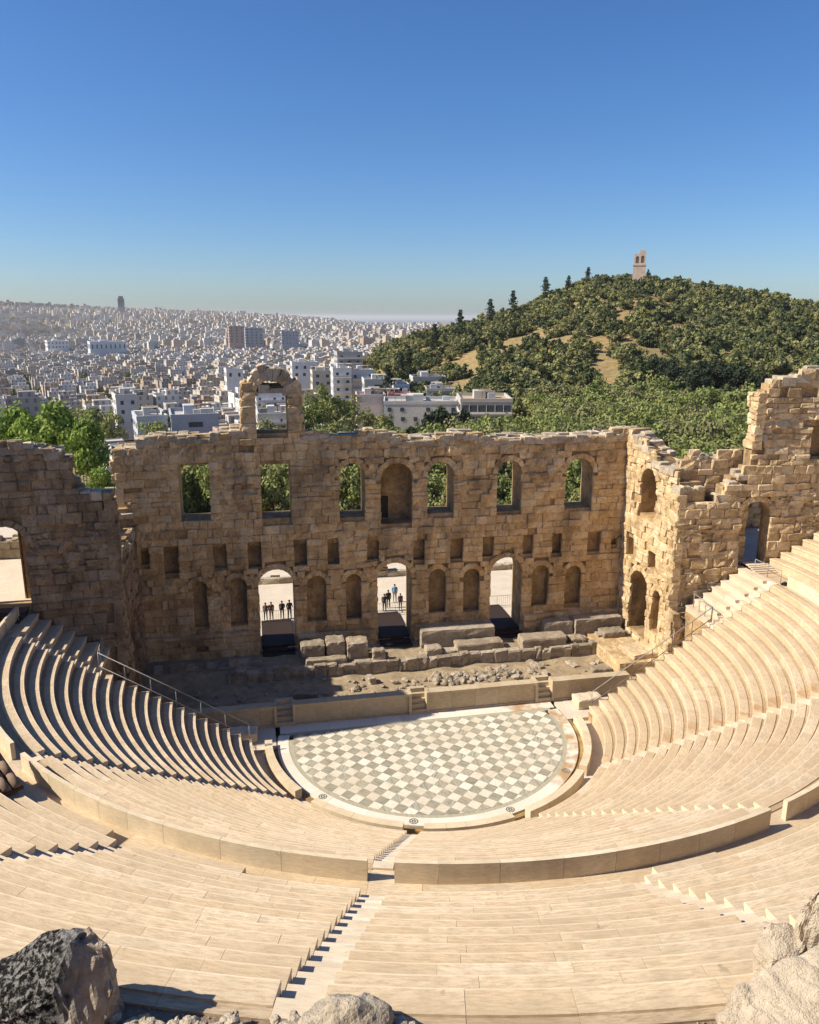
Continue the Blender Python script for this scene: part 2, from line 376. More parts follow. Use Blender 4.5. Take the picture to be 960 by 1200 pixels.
def ground(x, y):
    dx, dy = x-CX, y-CY; d = math.hypot(dx, dy); a = math.degrees(math.atan2(dx, dy))
    z = float(np.interp(d, VD, VZ))
    if d > 2200:
        zf = CZ+7000*math.tan(R(float(np.interp(a, FA_, FE)))); z = z+(zf-z)*smooth(2200, 7000, d)
        if d > 7400: z = z+(-130-z)*smooth(7400, 9500, d)
    k = smooth(5.0, 9.5, a)*(1-smooth(75, 120, a))
    if k > 0 and d > 120:
        v = -1.5-(1-smooth(8, 20, a))*9*smooth(120, 260, d); dr = 455.; hr = CZ+dr*math.tan(R(float(np.interp(a, RA, RE))))
        d0 = 215.
        if d < dr: h = v+(hr-v)*(max(0, (d-d0)/(dr-d0))**1.12)
        else: h = hr+(-40-hr)*smooth(dr+15, dr+500, d)
        h += 2.2*mnoise.noise((x*.02, y*.02, 3.3))*smooth(230, 330, d)
        z = z+(h-z)*k
    return z
def build_ground():
    az = sorted(set([round(-24+.5*i, 3) for i in range(int(70/.5)+1)]+[-180+4*i for i in range(39)]+[46+4*i for i in range(34)]+[180]))
    ds = [0, 30, 60, 90, 110, 130, 150]+[150*1.045**i for i in range(1, 96)]
    V = []; F = []
    for d in ds:
        for a in az:
            x, y = CX+d*math.sin(R(a)), CY+d*math.cos(R(a)); V.append((x, y, ground(x, y)))
    n = len(az)
    for i in range(len(ds)-1):
        for j in range(n-1): F.append((i*n+j, (i+1)*n+j, (i+1)*n+j+1, i*n+j+1))
    mb = MB(); mb.add(V, F)
    m = NT('dry_ground'); p = m.pos(); n1 = m.noise(p, .035, 5, .6); n2 = m.noise(p, .6, 5, .6)
    c = m.mix(m.ramp(n1, [(.38, 0.), (.62, 1.)]), (.42,.27,.11), (.27,.20,.09)); c = m.mix(m.ramp(n2, [(.42, 0.), (.62, .8)]), c, (.16,.13,.055)); c = m.mix(m.ramp(m.noise(p, .22, 5, .65), [(.5, 0.), (.65, .7)]), c, (.19,.16,.07))
    m.bump(n2, .5, .4)
    o = mb.build('ground', m.col(c), smooth=True, kind='structure')
    mb = MB(); V = [(0, 0, -92.)]; N = 64
    V = [(40000*math.cos(2*math.pi*i/N), 40000*math.sin(2*math.pi*i/N), -92.) for i in range(N)]; mb.add(V, [tuple(range(N))])
    m = NT('sea_water'); m.rough(.35); m.bump(m.noise(m.pos(), .02, 3), .2, 1.); mb.build('sea', m.col((.03,.07,.12)), kind='structure')
build_ground()

# ------------------------------------------------------------------ orchestra floor
RIN, YFL = 9.4, 2.83
def clip(poly, f):
    out = []
    for i in range(len(poly)):
        a, b = poly[i-1], poly[i]; fa, fb = f(a), f(b)
        if (fa <= 0) != (fb <= 0):
            t = fa/(fa-fb); out.append((a[0]+(b[0]-a[0])*t, a[1]+(b[1]-a[1])*t))
        if fb <= 0: out.append(b)
    return out
mb = MB(); V = []; N = 72
for k in range(N+1):
    a = -98+196*k/N
    V.append((11.9*math.sin(R(a)), min(YFL+.4, -11.9*math.cos(R(a))), -.27))
mb.add(V+[(0, 0, -.27)], [(k+1, k, N+1) for k in range(N)], .5)
floor = mb.build('orchestra_floor', PAVE, kind='structure')
mb = MB(); mb.box(-9.5, 9.5, 1.5, YFL+.3, -.25, -.012); 
V = [pol(10.1, -95+190*k/N, -.012) for k in range(N+1)]; mb.add(V, [tuple(range(N+1))])
mb.build('floor_bed', TB, floor, kind=None)
tiles = []; s = .672; c45 = math.sqrt(.5)
for i in range(-22, 23):
    for j in range(-22, 23):
        cx, cy = (i-j)*s*c45, (i+j)*s*c45+.1; h = s*c45-.008
        if math.hypot(cx, cy) > 9.9: continue
        P = [(cx+h, cy), (cx, cy+h), (cx-h, cy), (cx, cy-h)]
        P = clip(P, lambda q: q[1]-1.5)
        for a in range(0, 360, 5):
            if len(P) < 3: break
            ca, sa = math.cos(R(a)), math.sin(R(a)); P = clip(P, lambda q: q[0]*ca+q[1]*sa-9.1)
        if len(P) < 3: continue
        ar = abs(sum(P[k-1][0]*P[k][1]-P[k][0]*P[k-1][1] for k in range(len(P))))/2
        if ar < .02: continue
        tiles.append((ar, cy, cx, P, i % 2 == 0))   # alternating lines of pale and grey stones
tiles.sort(key=lambda t: (-round(t[0], 1), t[1]))
rest = {True: MB(), False: MB()}
for k, (ar, cy, cx, P, wh) in enumerate(tiles):
    wh = ((int(round((cx/(s*c45)+(cy-.1)/(s*c45))/2))+int(round(((cy-.1)/(s*c45)-cx/(s*c45))/2))) % 2 == 0)
    n = len(P); z1 = rng.uniform(-.002, .004); mbk = MB() if k < 300 else rest[wh]
    mbk.add([(x, y, z1) for x, y in P]+[(x, y, -.02) for x, y in P], [tuple(range(n))]+[(q, (q+n-1) % n, (q+n-1) % n+n, q+n) for q in range(n)], rng.random())
    if k < 300: mbk.build('floor_tile', TW if wh else TG, floor)
for wh in rest:
    if rest[wh].v: rest[wh].build('edge_tiles', TW if wh else TG, floor, kind='stuff')
def ring_piece(mb, r0, r1, a0, a1, z0, z1, rnd, n=4, uv=True, ztop_out=None):
    V = []; zt = z1 if ztop_out is None else ztop_out
    for k in range(n+1):
        a = a0+(a1-a0)*k/n
        V += [pol(r0, a, z0), pol(r0, a, z1), pol(r1, a, zt), pol(r1, a, z0)]
    F = []; U = []
    for k in range(n):
        b = 4*k; s0, s1 = R(a0+(a1-a0)*k/n)*r1, R(a0+(a1-a0)*(k+1)/n)*r1
        for i, j, p0, p1 in ((0, 1, 0, z1-z0), (1, 2, z1-z0, z1-z0+r1-r0), (2, 3, z1-z0+r1-r0, 2*(z1-z0)+r1-r0)):
            F.append((b+i, b+j, b+4+j, b+4+i)); U.append([(s0, p0), (s0, p1), (s1, p1), (s1, p0)])
    e = 4*n; F += [(3, 2, 1, 0), (e, e+1, e+2, e+3)]; U += [[(0, 0)]*4]*2
    mb.add(V, F, rnd, U)
a = -99.
while a < 99:
    b = min(a+rng.uniform(6.5, 8.5), 99); mb = MB(); ring_piece(mb, 9.4, 10.12, a+.03, b-.03, -.2, rng.uniform(.004, .008), rng.random()); mb.build('ring_slab', RING, floor, uv=True); a = b
x = -9.9
while x < 9.85:
    e = min(x+rng.uniform(1.3, 1.9), 9.9); mb = MB(); mb.box(x+.006, e-.006, 1.78, YFL+.1, -.2, .006+rng.uniform(-.002, .002), rng.random()); mb.build('ring_slab', RING, floor); x = e
mb = MB()
a = -99.
while a < 99: ring_piece(mb, 10.13, 10.46, a, a+9, -.24, -.10, .5); a += 9
mb.build('drain_channel', DRAIN, floor, uv=True)
LOWST = (-54.5, -16.1, 17.6, 53.0)
for a in (-52., -17., 17., 50.7):
    mb = MB(); Nn = 20; c = pol(9.75, a, .0)
    for r0, r1 in ((.20, .26), (.05, .13)):
        V = [(c[0]+r*math.cos(2*math.pi*k/Nn), c[1]+r*math.sin(2*math.pi*k/Nn), zz) for zz, r in ((.014, r0), (.014, r1), (.0, r1)) for k in range(Nn)]
        mb.add(V, [(k, (k+1) % Nn, Nn+(k+1) % Nn, Nn+k) for k in range(Nn)]+[(Nn+k, Nn+(k+1) % Nn, 2*Nn+(k+1) % Nn, 2*Nn+k) for k in range(Nn)])
    for k in range(6):
        t = math.pi*k/3; p = c+np.array([math.cos(t)*.165, math.sin(t)*.165, 0]); mb.tube(p+np.array([0, 0, .0]), p+np.array([0, 0, .014]), .028, n=6)
    mb.build('rosette', mat_simple('rosette_stone', (.16,.16,.13)) if a < -50 else bpy.data.materials['rosette_stone'], floor)
# low parapet round the orchestra
par = empty('orchestra_parapet'); tag(par, 'low curved marble kerb wall running round the chequered orchestra floor', 'parapet')
seg = [(-92, -58), (-50.5, -19.6), (-13.6, 14.2), (19.8, 50.0), (53.0, 88)]
for s0, s1 in seg:
    a = s0
    while a < s1-.5:
        b = a+rng.uniform(6, 9)
        if s1-b < 4: b = s1
        mb = MB(); ring_piece(mb, 10.47, 10.95, a+.03, b-.03, -.26, .44+rng.uniform(-.006, .006), rng.random(), n=5); mb.build('parapet_stone', BACK, par, uv=True); a = b

# ------------------------------------------------------------------ seating
NL, RL0, TL, ZL0, HL = 20, 11.75, .68, .85, .444
NU, RU0, TU, ZU0, HU = 13, 27.25, .785, 9.99, .483
def seat_slab(mb, r, T, z, H, a0, a1, rnd, dz=0., bottom=None):
    n = max(1, int((a1-a0)*R(1)*r/.55)); z = z+dz; zb = z-H-.06 if bottom is None else bottom
    prof = [(r+.045, zb), (r+.045, z-.17), (r+.03, z-.135), (r, z-.12), (r, z-.018), (r+.018, z), (r+T*.74, z+.002), (r+T*.74+.02, z-.04), (r+T+.05, z-.034), (r+T+.05, zb)]
    m = len(prof); V = []; acc = [0]
    for k in range(1, m): acc.append(acc[-1]+math.dist(prof[k], prof[k-1]))
    acc = [q-acc[5] for q in acc]
    for k in range(n+1):
        a = a0+(a1-a0)*k/n
        for rr, zz in prof: V.append(pol(rr, a, zz))
    F = []; U = []
    for k in range(n):
        s0, s1 = R(a0+(a1-a0)*k/n)*r, R(a0+(a1-a0)*(k+1)/n)*r
        for i in range(m-1):
            b = k*m; F.append((b+i, b+i+1, b+m+i+1, b+m+i)); U.append([(s0, acc[i]), (s0, acc[i+1]), (s1, acc[i+1]), (s1, acc[i])])
    e = n*m; F.append(tuple(range(m))[::-1]); U.append([(0, 0)]*m); F.append(tuple(range(e, e+m))); U.append([(0, 0)]*m)
    mb.add(V, F, rnd, U)
    for k in range(n):
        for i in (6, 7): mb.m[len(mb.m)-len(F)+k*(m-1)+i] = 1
def straight_slab(mb, x0, x1, y0, y1, z, H, sgn, rnd):
    zb = z-H-.06; a, b = (x0, x1)
    prof = [(a+sgn*.045, zb), (a+sgn*.045, z-.17), (a+sgn*.03, z-.135), (a, z-.12), (a, z), (b, z), (b, zb)]
    m = len(prof); V = [(p, y, q) for y in (y0, y1) for p, q in prof]; acc = [0]
    for k in range(1, m): acc.append(acc[-1]+math.dist(prof[k], prof[k-1]))
    acc = [q-acc[4] for q in acc]
    F = [(i, i+1, m+i+1, m+i) for i in range(m-1)]+[tuple(range(m)), tuple(range(m, 2*m))[::-1]]
    U = [[(y0, acc[i]), (y0, acc[i+1]), (y1, acc[i+1]), (y1, acc[i])] for i in range(m-1)]+[[(0, 0)]*m]*2
    if sgn < 0: F = [f[::-1] for f in F]; U = [u[::-1] for u in U]
    mb.add(V, F, rnd, U)
def tier(name, label, nrow, r0, T, z0, H, stairs, amin, amax, hw, lens, lowrows=None):
    root = empty(name); tag(root, label, 'seating'); slabs = []
    for i in range(nrow):
        r, z = r0+T*i, z0+H*i
        lo, hi = amin(i, r), amax(i, r); cuts = [(s-math.degrees(hw/r), s+math.degrees(hw/r)) for s in stairs if lo < s < hi]
        segs = []; x = lo
        for c0, c1 in cuts: segs.append((x, c0)); x = c1
        segs.append((x, hi))
        for a, b in segs:
            x = a
            while x < b-1e-6:
                L = math.degrees(rng.uniform(*lens)/r)
                if b-(x+L) < math.degrees(lens[0]*.6/r): L = b-x
                e = x+L; q = pol(r, (x+e)/2, z); dist = np.linalg.norm(q-CAM); v = q-CAM; f = v@FW
                vis = f > 0 and abs(v@RT)/f < .56 and -.66 < (v@UP)/f < .66
                g = math.degrees(.004/r)
                slabs.append(((L*r/dist/dist if vis else 0), r, z, x+g, e-g, i)); x = e
    slabs.sort(key=lambda t: -t[0]); mb = MB()
    for k, (key, r, z, a, b, i) in enumerate(slabs):
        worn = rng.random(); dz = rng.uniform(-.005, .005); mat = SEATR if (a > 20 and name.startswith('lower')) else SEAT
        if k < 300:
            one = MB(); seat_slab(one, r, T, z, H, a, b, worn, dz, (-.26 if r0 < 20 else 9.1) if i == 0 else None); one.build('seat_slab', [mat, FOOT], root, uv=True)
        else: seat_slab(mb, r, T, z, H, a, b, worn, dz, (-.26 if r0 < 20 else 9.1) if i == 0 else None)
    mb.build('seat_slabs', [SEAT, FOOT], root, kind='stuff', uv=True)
    # stairs: two steps to a row; the outer one level with the seat, the inner one half a riser lower
    for s in stairs:
        mb = MB(); st = empty('stair'); st.parent = root
        for i in range(nrow):
            r, z = r0+T*i, z0+H*i; A = math.degrees(hw/r)-.02
            for k, (ra, rb, zz) in enumerate(((r-.0, r+T*.5, z-H*.5), (r+T*.5, r+T+.03, z-.004))):
                m1 = MB(); ring_piece(m1, ra+.002, rb, s-A, s+A, zz-H*.6-.05, zz+rng.uniform(-.004, .004), rng.random(), n=2); m1.build('step', STEPW if -17 < s < -15 else STEP, st, uv=True)
    return root
def halfY(r, y): return math.degrees(math.asin(max(-1, min(1, y/r))))   # extra angle past 90 deg for a given Y
low = tier('lower_seating', 'lower tier of curved cream marble seat rows around the orchestra', NL, RL0, TL, ZL0, HL, LOWST,
           lambda i, r: -90-halfY(r, -.55 if i >= 13 else .0), lambda i, r: 90+halfY(r, -.55 if i >= 13 else .0), .36, (1.3, 2.4))
UPST = (-71.5, -53.3, -35.1, -16.2, 1.5, 19.7, 38., 56.2, 74.4)
up = tier('upper_seating', 'upper tier of broad marble seat rows above the curved walkway', NU, RU0, TU, ZU0, HU, UPST,
          lambda i, r: -90-halfY(r, 3.9-.12*(r-19.85)), lambda i, r: 90+halfY(r, 3.9-.12*(r-19.85)), .44, (1.4, 2.8))
# straight wing seats beside the retaining walls, with a stair between them and the curved rows
for sg in (-1, 1):
    for i in range(13, NL):
        r, z = RL0+TL*i, ZL0+HL*i
        for y0, y1 in ((.25, 1.6), (1.61, 3.25)):
            mb = MB(); straight_slab(mb, sg*r, sg*(r+TL+.05), y0, y1, z+rng.uniform(-.004, .004), HL, sg, rng.random()); mb.build('wing_seat_slab', STEP if sg > 0 else SEAT, low, uv=True)
        for k, (ra, rb, zz) in enumerate(((r, r+TL*.5, z-HL*.5), (r+TL*.5, r+TL+.03, z-.004))):
            mb = MB(); xa, xb = sorted((sg*ra, sg*rb)); mb.box(xa+.001, xb-.001, -.54, .24, zz-HL*.6, zz, rng.random()); mb.build('step', STEP, low)
    # retaining side under the low rows and the wing
    mb = MB()
    for i in range(NL):
        r, z = RL0+TL*i, ZL0+HL*i; ya = .0 if i < 13 else 3.2; xa, xb = sorted((sg*r, sg*(r+TL))); mb.box(xa, xb, -.6, ya+.02, -.5, z-HL-.02, .4)
    mb.build('seat_foundation', CORE, low)
    # first upper rows' front podium and landing by the walls
    mb = MB(); xa, xb = sorted((sg*25.4, sg*27.25)); mb.box(xa, xb, -1.2, 3.3, 6, 9.17, .6); mb.build('landing', STEP, low)
# back-rest parapet of the lower tier, facing the walkway
for s0, s1 in ((-96, -55.8), (-53.4, -17.1), (-15.1, 16.7), (18.7, 51.4), (54.6, 88)):
    a = s0
    while a < s1-.2:
        b = a+rng.uniform(3.0, 5.6)
        if s1-b < 2: b = s1
        mb = MB(); ring_piece(mb, 25.80, 25.98, a+.015, b-.015, 9.0, 10.0+rng.uniform(-.005, .005), rng.random(), n=4)
        mb.build('back_slab', BACK, low, uv=True); a = b
mb = MB(); a = -97
while a < 97:
    ring_piece(mb, 25.3, 27.35, a+.01, a+3.99, 8.9, 9.2 if 1 else 0, rng.random(), n=3); a += 4
mb.build('walkway_paving', SEAT, up, uv=True)
# ragged podium slabs at the foot of the upper tier
mb = MB()
for a0, a1 in ((-33.5, -26), (-12.5, -5.5), (4, 9.5), (-52, -38)):
    ring_piece(mb, 26.55, 27.27, a0, a1, 9.1, 9.62, rng.random(), n=4)
mb.build('foot_bench', SEAT, up, uv=True)

# ------------------------------------------------------------------ stage wall and side walls
D = 12.9
ops = [(-16.5,-14.2,12.4,16.75,'r',None), (-10.4,-8.15,12.3,16.6,'r',None), (-4.35,-2.3,12.1,16.5,'a',None), (-1.05,1.55,11.4,16.4,'a',1.7), (2.75,4.97,12.1,16.35,'a',None), (8.62,10.73,12.0,16.3,'a',None), (14.55,17.0,12.0,16.28,'a',None)]
for a, b, t, c in ((-19.66,-19.04,10.17,9.08),(-17.99,-16.86,10.33,8.27),(-14.29,-13.26,10.2,8.46),(-11.64,-10.59,10.19,8.39),(-8.04,-7.03,10.13,8.37),(-5.4,-4.47,10.06,8.3),(-2.23,-1.19,10.1,8.47),(1.6,2.56,9.97,8.22),(4.72,5.82,9.91,8.11),(7.5,8.46,9.92,8.17),(11.,11.94,9.87,8.2),(13.6,14.49,9.94,8.12),(16.81,18.02,9.8,8.05),(18.99,19.56,9.13,8.59)):
    ops.append((a, b, c, t, 'r', .6))
for a, b, t, c in ((-16.02,-14.9,7.53,3.67),(-13.25,-11.86,7.63,3.69),(-7.14,-5.58,7.43,3.56),(-3.98,-2.7,7.38,3.55),(2.95,4.39,7.39,3.56),(5.89,7.33,7.24,3.49),(11.95,13.45,7.19,3.52),(14.97,16.45,6.95,3.46)):
    ops.append((a, b, c, t, 'a', .6))
for a, b, t in ((-10.95,-8.14,8.15), (-1.38,1.5,8.15), (8.3,11.05,8.05)): ops.append((a, b, 1.55, t, 'a', None))
ops.append((-10.55,-8.2,19.0,22.98,'a',None))
def stage_top(u):
    z = float(np.interp(u, [-21,-20.9,-19.9,-19.2,-17,-15.2,-13.7,-12.5,-11.6,-7.05,-6,-4.2,-3.4,-2.4,-.9,.6,1.5,3.2,5.2,6.4,8,10,13.4,15.2,17,19.85],
                           [18.2,18.2,18.2,18.9,19.2,18.9,19.1,19.5,19.4,19.4,19.0,18.7,18.5,19.15,19.0,18.5,18.3,18.3,18.8,18.8,18.2,18.2,18.15,18.2,18.25,18.5]))
    if -11.55 < u < -7.1:
        z = 22.4 if u < -10.5 or u > -8.25 else 22.6
    return z
sw = wall('stage_wall', (0, D, 0), (1, 0, 0), (0, -1, 0), -21, 21.9, .3, stage_top, ops, 2.6, WALL,
          'tall ruined stone stage wall with three arched doorways and a freestanding arch on top', erode=.10, ends=((-20.95, 9., 18.1, -1),))
Fs = lambda u, v, ww: (u, D-ww, v)
for i in range(11):
    s0, s1 = math.pi*i/11, math.pi*(i+1)/11; hw = 1.18; thk = rng.uniform(.85, 1.35); mb = MB()
    FA = lambda s, rho, ww: (-9.375-math.cos(s)*rho, D-ww, 21.8+math.sin(s)*rho)
    rough_block(mb, FA, s0, s1, hw, hw+thk, 2.3, rng.uniform(-.1, .12), rng.random(), rough=.08, jit=.03, b=.1)
    rough_block(mb, lambda s, dep, hh: FA(s, hw+thk-.15+hh, -dep), s0, s1, .1, 2.2, .5, .12, rng.random(), rough=.1, jit=.03, b=.1)
    mb.build('arch_stone', CAP if 2 < i < 9 else WALLR, sw).location = -Vector(sw.location)
for sg, x0, x1 in ((-1, -11.55, -10.56), (1, -8.19, -7.15)):
    z = 19.2
    while z < 22.3:
        h = rng.uniform(.5, .75); mb = MB(); e0, e1 = x0+rng.uniform(-.12, .12)*(sg < 0), x1+rng.uniform(-.12, .12)*(sg > 0)
        rough_block(mb, Fs, e0, e1, z, z+h, 2.3, rng.uniform(.05, .2), rng.random(), rough=.07, b=.1)
        ex = e0 if sg < 0 else e1
        rough_block(mb, lambda dep, v, ww: (ex+sg*ww, D+dep, v), .0, 2.3, z, z+h, .4, .06, rng.random(), rough=.08, b=.1)
        mb.build('pier_stone', WALLR, sw).location = -Vector(sw.location); z += h
# shallow dark doorway inside the central upper niche
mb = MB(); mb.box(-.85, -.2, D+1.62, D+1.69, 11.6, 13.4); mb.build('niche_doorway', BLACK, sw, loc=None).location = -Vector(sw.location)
RY = 19.85
rops = [(7.75,10.34,12.1,16.0,'a',.9), (10.6,11.9,8.05,9.65,'r',.5), (6.95,8.15,8.1,9.4,'r',.5), (7.86,10.86,1.9,7.35,'a',None), (5.62,7.05,3.2,6.7,'a',.5)]
wall('side_wall', (RY, 0, 0), (0, 1, 0), (-1, 0, 0), 4.12, 12.88, .3, lin([(3.8,15.2),(4.6,15.9),(5.2,16.8),(7,16.6),(9,17.6),(11,18.2),(12.9,18.5)]), rops, 2.0, WALLR,
     'sunlit stone side wall of the stage with a tall arched doorway and arched window', erode=.12, rough=.04)
eR = np.array([math.cos(.12), -math.sin(.12), 0]); nR = np.array([-math.sin(.12), -math.cos(.12), 0])
wall('retaining_wall', (RY, 4.0, 0), eR, nR, -.06, 22, .3, lin([(-.5,15.5),(.5,15.5),(.52,14.9),(1.4,14.9),(1.42,14.1),(2.4,14.1),(2.5,14.9),(3.,15.0),(3.05,15.8),(3.7,15.9),(3.75,16.5),(4.4,16.6),(4.45,17.2),(5.05,17.3),(5.2,18.8),(5.38,22.3),(5.9,23.3),(7.5,23.6),(7.9,23.7),(8.8,24.2),(22,24.3)]),
     [(4.85,7.05,9.3,14.4,'a',None), (9.5,10.9,17.7,20.0,'r',.6)], 1.4, WALLR, 'sunlit ruined retaining wall climbing to a tall stub beside the seats', erode=.15, rough=.05, ends=((5.25, 18.3, 22.4, -1), (-.0, .5, 15., -1)))
wall('inner_wall', (RY+.1, 5.5, 0), eR, nR, .6, 6.2, 8., lin([(0,17.2),(.7,17.2),(1.2,17.9),(2.6,17.6),(4.4,17.9),(5.6,17.9),(6.3,18.5)]), [], 1.0, WALLR,
     'broken upper stone wall behind the stepped retaining wall', erode=.1, rough=.05, most=120)
wall('broken_pier', (RY-.25, 3.15, 0), (1, 0, 0), (0, -1, 0), 0, 1.75, .2, lin([(0,5.6),(.5,6.6),(1.1,6.5),(1.2,5.4),(1.75,4.6)]), [], .8, WALLR, 'broken stone pier at the corner of the sunlit side wall', 'pier', erode=.2, rough=.06, ends=((0., .3, 6., -1),), niche=.3)
lops = [(5.25,7.6,9.5,15.05,'a',None)]
eL = np.array([-math.cos(.12), -math.sin(.12), 0]); nL = np.array([math.sin(.12), -math.cos(.12), 0])
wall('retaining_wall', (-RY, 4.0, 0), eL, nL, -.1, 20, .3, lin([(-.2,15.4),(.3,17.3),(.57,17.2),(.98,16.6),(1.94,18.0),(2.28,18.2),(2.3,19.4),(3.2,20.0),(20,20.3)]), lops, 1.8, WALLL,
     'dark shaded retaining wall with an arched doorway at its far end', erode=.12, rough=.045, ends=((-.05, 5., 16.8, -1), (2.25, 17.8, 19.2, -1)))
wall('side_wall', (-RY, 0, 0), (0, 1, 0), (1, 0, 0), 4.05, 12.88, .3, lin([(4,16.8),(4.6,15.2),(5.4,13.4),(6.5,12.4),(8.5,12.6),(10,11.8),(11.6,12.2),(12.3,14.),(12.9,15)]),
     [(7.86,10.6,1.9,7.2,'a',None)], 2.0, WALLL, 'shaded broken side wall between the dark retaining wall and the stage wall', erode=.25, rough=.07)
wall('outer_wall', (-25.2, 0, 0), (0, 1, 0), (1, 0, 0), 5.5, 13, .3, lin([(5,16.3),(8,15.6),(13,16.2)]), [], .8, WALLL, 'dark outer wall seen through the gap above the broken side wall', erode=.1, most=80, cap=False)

# plinth courses at the foot of the stage wall
pl = empty('stage_wall_plinth', (0, 12.5, .5)); tag(pl, 'rough stone plinth along the foot of the stage wall', 'plinth')
Fp = lambda u, v, ww: (u, 12.42-ww-12.5, v-.5)
for x0, x1, zt in ((-19.8, -11.05, 3.2), (-8.0, -1.6, 2.6), (1.7, 8.2, 2.7), (11.2, 19.8, 2.9)):
    z = .5
    while z < zt-.1:
        h = rng.uniform(.5, .75); x = x0
        while x < x1-.05:
            L = rng.uniform(.8, 1.8)
            if x1-(x+L) < .6: L = x1-x
            if rng.random() < .9 or z < 1.5:
                mb = MB(); rough_block(mb, Fp, x, x+L, z, min(z+h, zt), .46, rng.uniform(-.1, .08), rng.random(), rough=.05, b=.1); 
                mb.build('stone_block', WALL, pl)
            x += L
        z += h
# pulpitum
pu = empty('stage_podium', (0, YFL, 0)); tag(pu, 'low marble stage front with three small stairs facing the orchestra', 'stage front')
def pbox(x0, x1, y0, y1, z0, z1, nm, mat=PULP):
    mb = MB(); n = 8
    V = [(x0,y0,z0),(x1,y0,z0),(x1,y1,z0),(x0,y1,z0),(x0,y0,z1),(x1,y0,z1),(x1,y1,z1),(x0,y1,z1)]
    F = [(4,5,6,7),(0,1,5,4),(1,2,6,5),(2,3,7,6),(3,0,4,7)]
    U = [[(V[k][0], V[k][1]+V[k][2]) if q != 2 and q != 4 else (V[k][1], V[k][2]) for k in f] for q, f in enumerate(F)]
    mb.add([(x, y-YFL, z) for x, y, z in V], F, rng.random(), U); return mb.build(nm, mat, pu, uv=True)
for x0, x1 in ((-16.2, -10.15), (-8.85, -.65), (.65, 8.85), (10.15, 16.2)):
    x = x0
    while x < x1-.05:
        L = rng.uniform(1.2, 2.3)
        if x1-(x+L) < .8: L = x1-x
        pbox(x+.005, x+L-.005, YFL+rng.uniform(0, .012), YFL+.35, .12, 1.36, 'marble_panel'); x += L
    pbox(x0, x1, YFL-.07, YFL+.34, 0, .125, 'base_moulding')
    x = x0
    while x < x1-.05:
        L = rng.uniform(1.4, 2.6)
        if x1-(x+L) < .9: L = x1-x
        pbox(x+.006, x+L-.006, YFL-.10, YFL+.62, 1.365, 1.58+rng.uniform(-.02, .02), 'coping_slab'); x += L
    pbox(x0, x1, YFL+.36, YFL+.6, -.2, 1.36, 'backing', CORE)
for xc in (-9.5, 0, 9.5):
    for k in range(5):
        pbox(xc-.62, xc+.62, YFL-.12+.26*k, YFL+1.25, .0+.3*k+.002, .3*(k+1), 'step', PULP)
    for sg in (-1, 1):
        pbox(xc+sg*.64-.1, xc+sg*.64+.1, YFL-.16, YFL+.7, .01, 1.62, 'stair_cheek')
# stage floor
mb = MB(); V = []; nx, ny = 60, 24
for j in range(ny+1):
    for i in range(nx+1):
        x, y = -19.8+39.6*i/nx, 3.3+9.6*j/ny
        z = .45+.22*mnoise.noise((x*.5, y*.5, 1))+.08*mnoise.noise((x*2, y*2, 4))+(.75 if y > 9.1 else 0)*smooth(9.0, 9.5, y)
        V.append((x, y, z))
mb.add(V, [(j*(nx+1)+i, j*(nx+1)+i+1, (j+1)*(nx+1)+i+1, (j+1)*(nx+1)+i) for j in range(ny) for i in range(nx)])
mb.build('stage_ground', DIRT, kind='structure', smooth=True)
mb = MB(); mb.box(10.2, 25.3, .0, 12.9, -.4, -.02); mb.box(-25.3, -10.2, .0, 12.9, -.4, -.02); mb.build('passage_paving', PAVE, kind='structure')
# row of rough stones retaining the back of the stage
rowm = empty('rough_stone_row', (0, 9., .4)); tag(rowm, 'low row of rough weathered stones running across the stage ruins', 'stone row')
x = -13.5
while x < 16.4:
    L = rng.uniform(.5, 1.3); mb = MB(); h = rng.uniform(.85, 1.15)
    rough_block(mb, lambda u, v, ww: (u, -ww-.05, v), x, x+L, 0, h, .6, rng.uniform(-.05, .15), rng.random(), rough=.1, b=.15, jit=.06)
    rough_block(mb, lambda u, v, ww: (u, v, ww+h-.12), x, x+L, -.1, .5, .3, .1, rng.random(), rough=.06, b=.12, jit=.04)
    mb.build('rough_stone', RUB, rowm); x += L
rowb = empty('ruined_footing', (0, 10.6, 1.)); tag(rowb, 'low ruined footing of rough blocks in front of the stage wall doorways', 'footing')
for x0, x1, y0 in ((-19, -11.2, -.2), (-8, -1.7, .9), (1.6, 8.2, -.9), (11, 19.4, -.6)):
    x = x0
    while x < x1:
        L = rng.uniform(.5, 1.2); h = rng.uniform(.35, .8); mb = MB(); yo = y0+rng.uniform(-.2, .2)
        rough_block(mb, lambda u, v, ww: (u, yo-ww, v), x, x+L, 0, h, .7, rng.uniform(-.05, .15), rng.random(), rough=.1, b=.15, jit=.06)
        rough_block(mb, lambda u, v, ww: (u, yo+v, ww+h-.12), x, x+L, -.1, .6, .3, .1, rng.random(), rough=.07, b=.12, jit=.04)
        if rng.random() < .85: mb.build('rough_stone', RUB, rowb)
        x += L
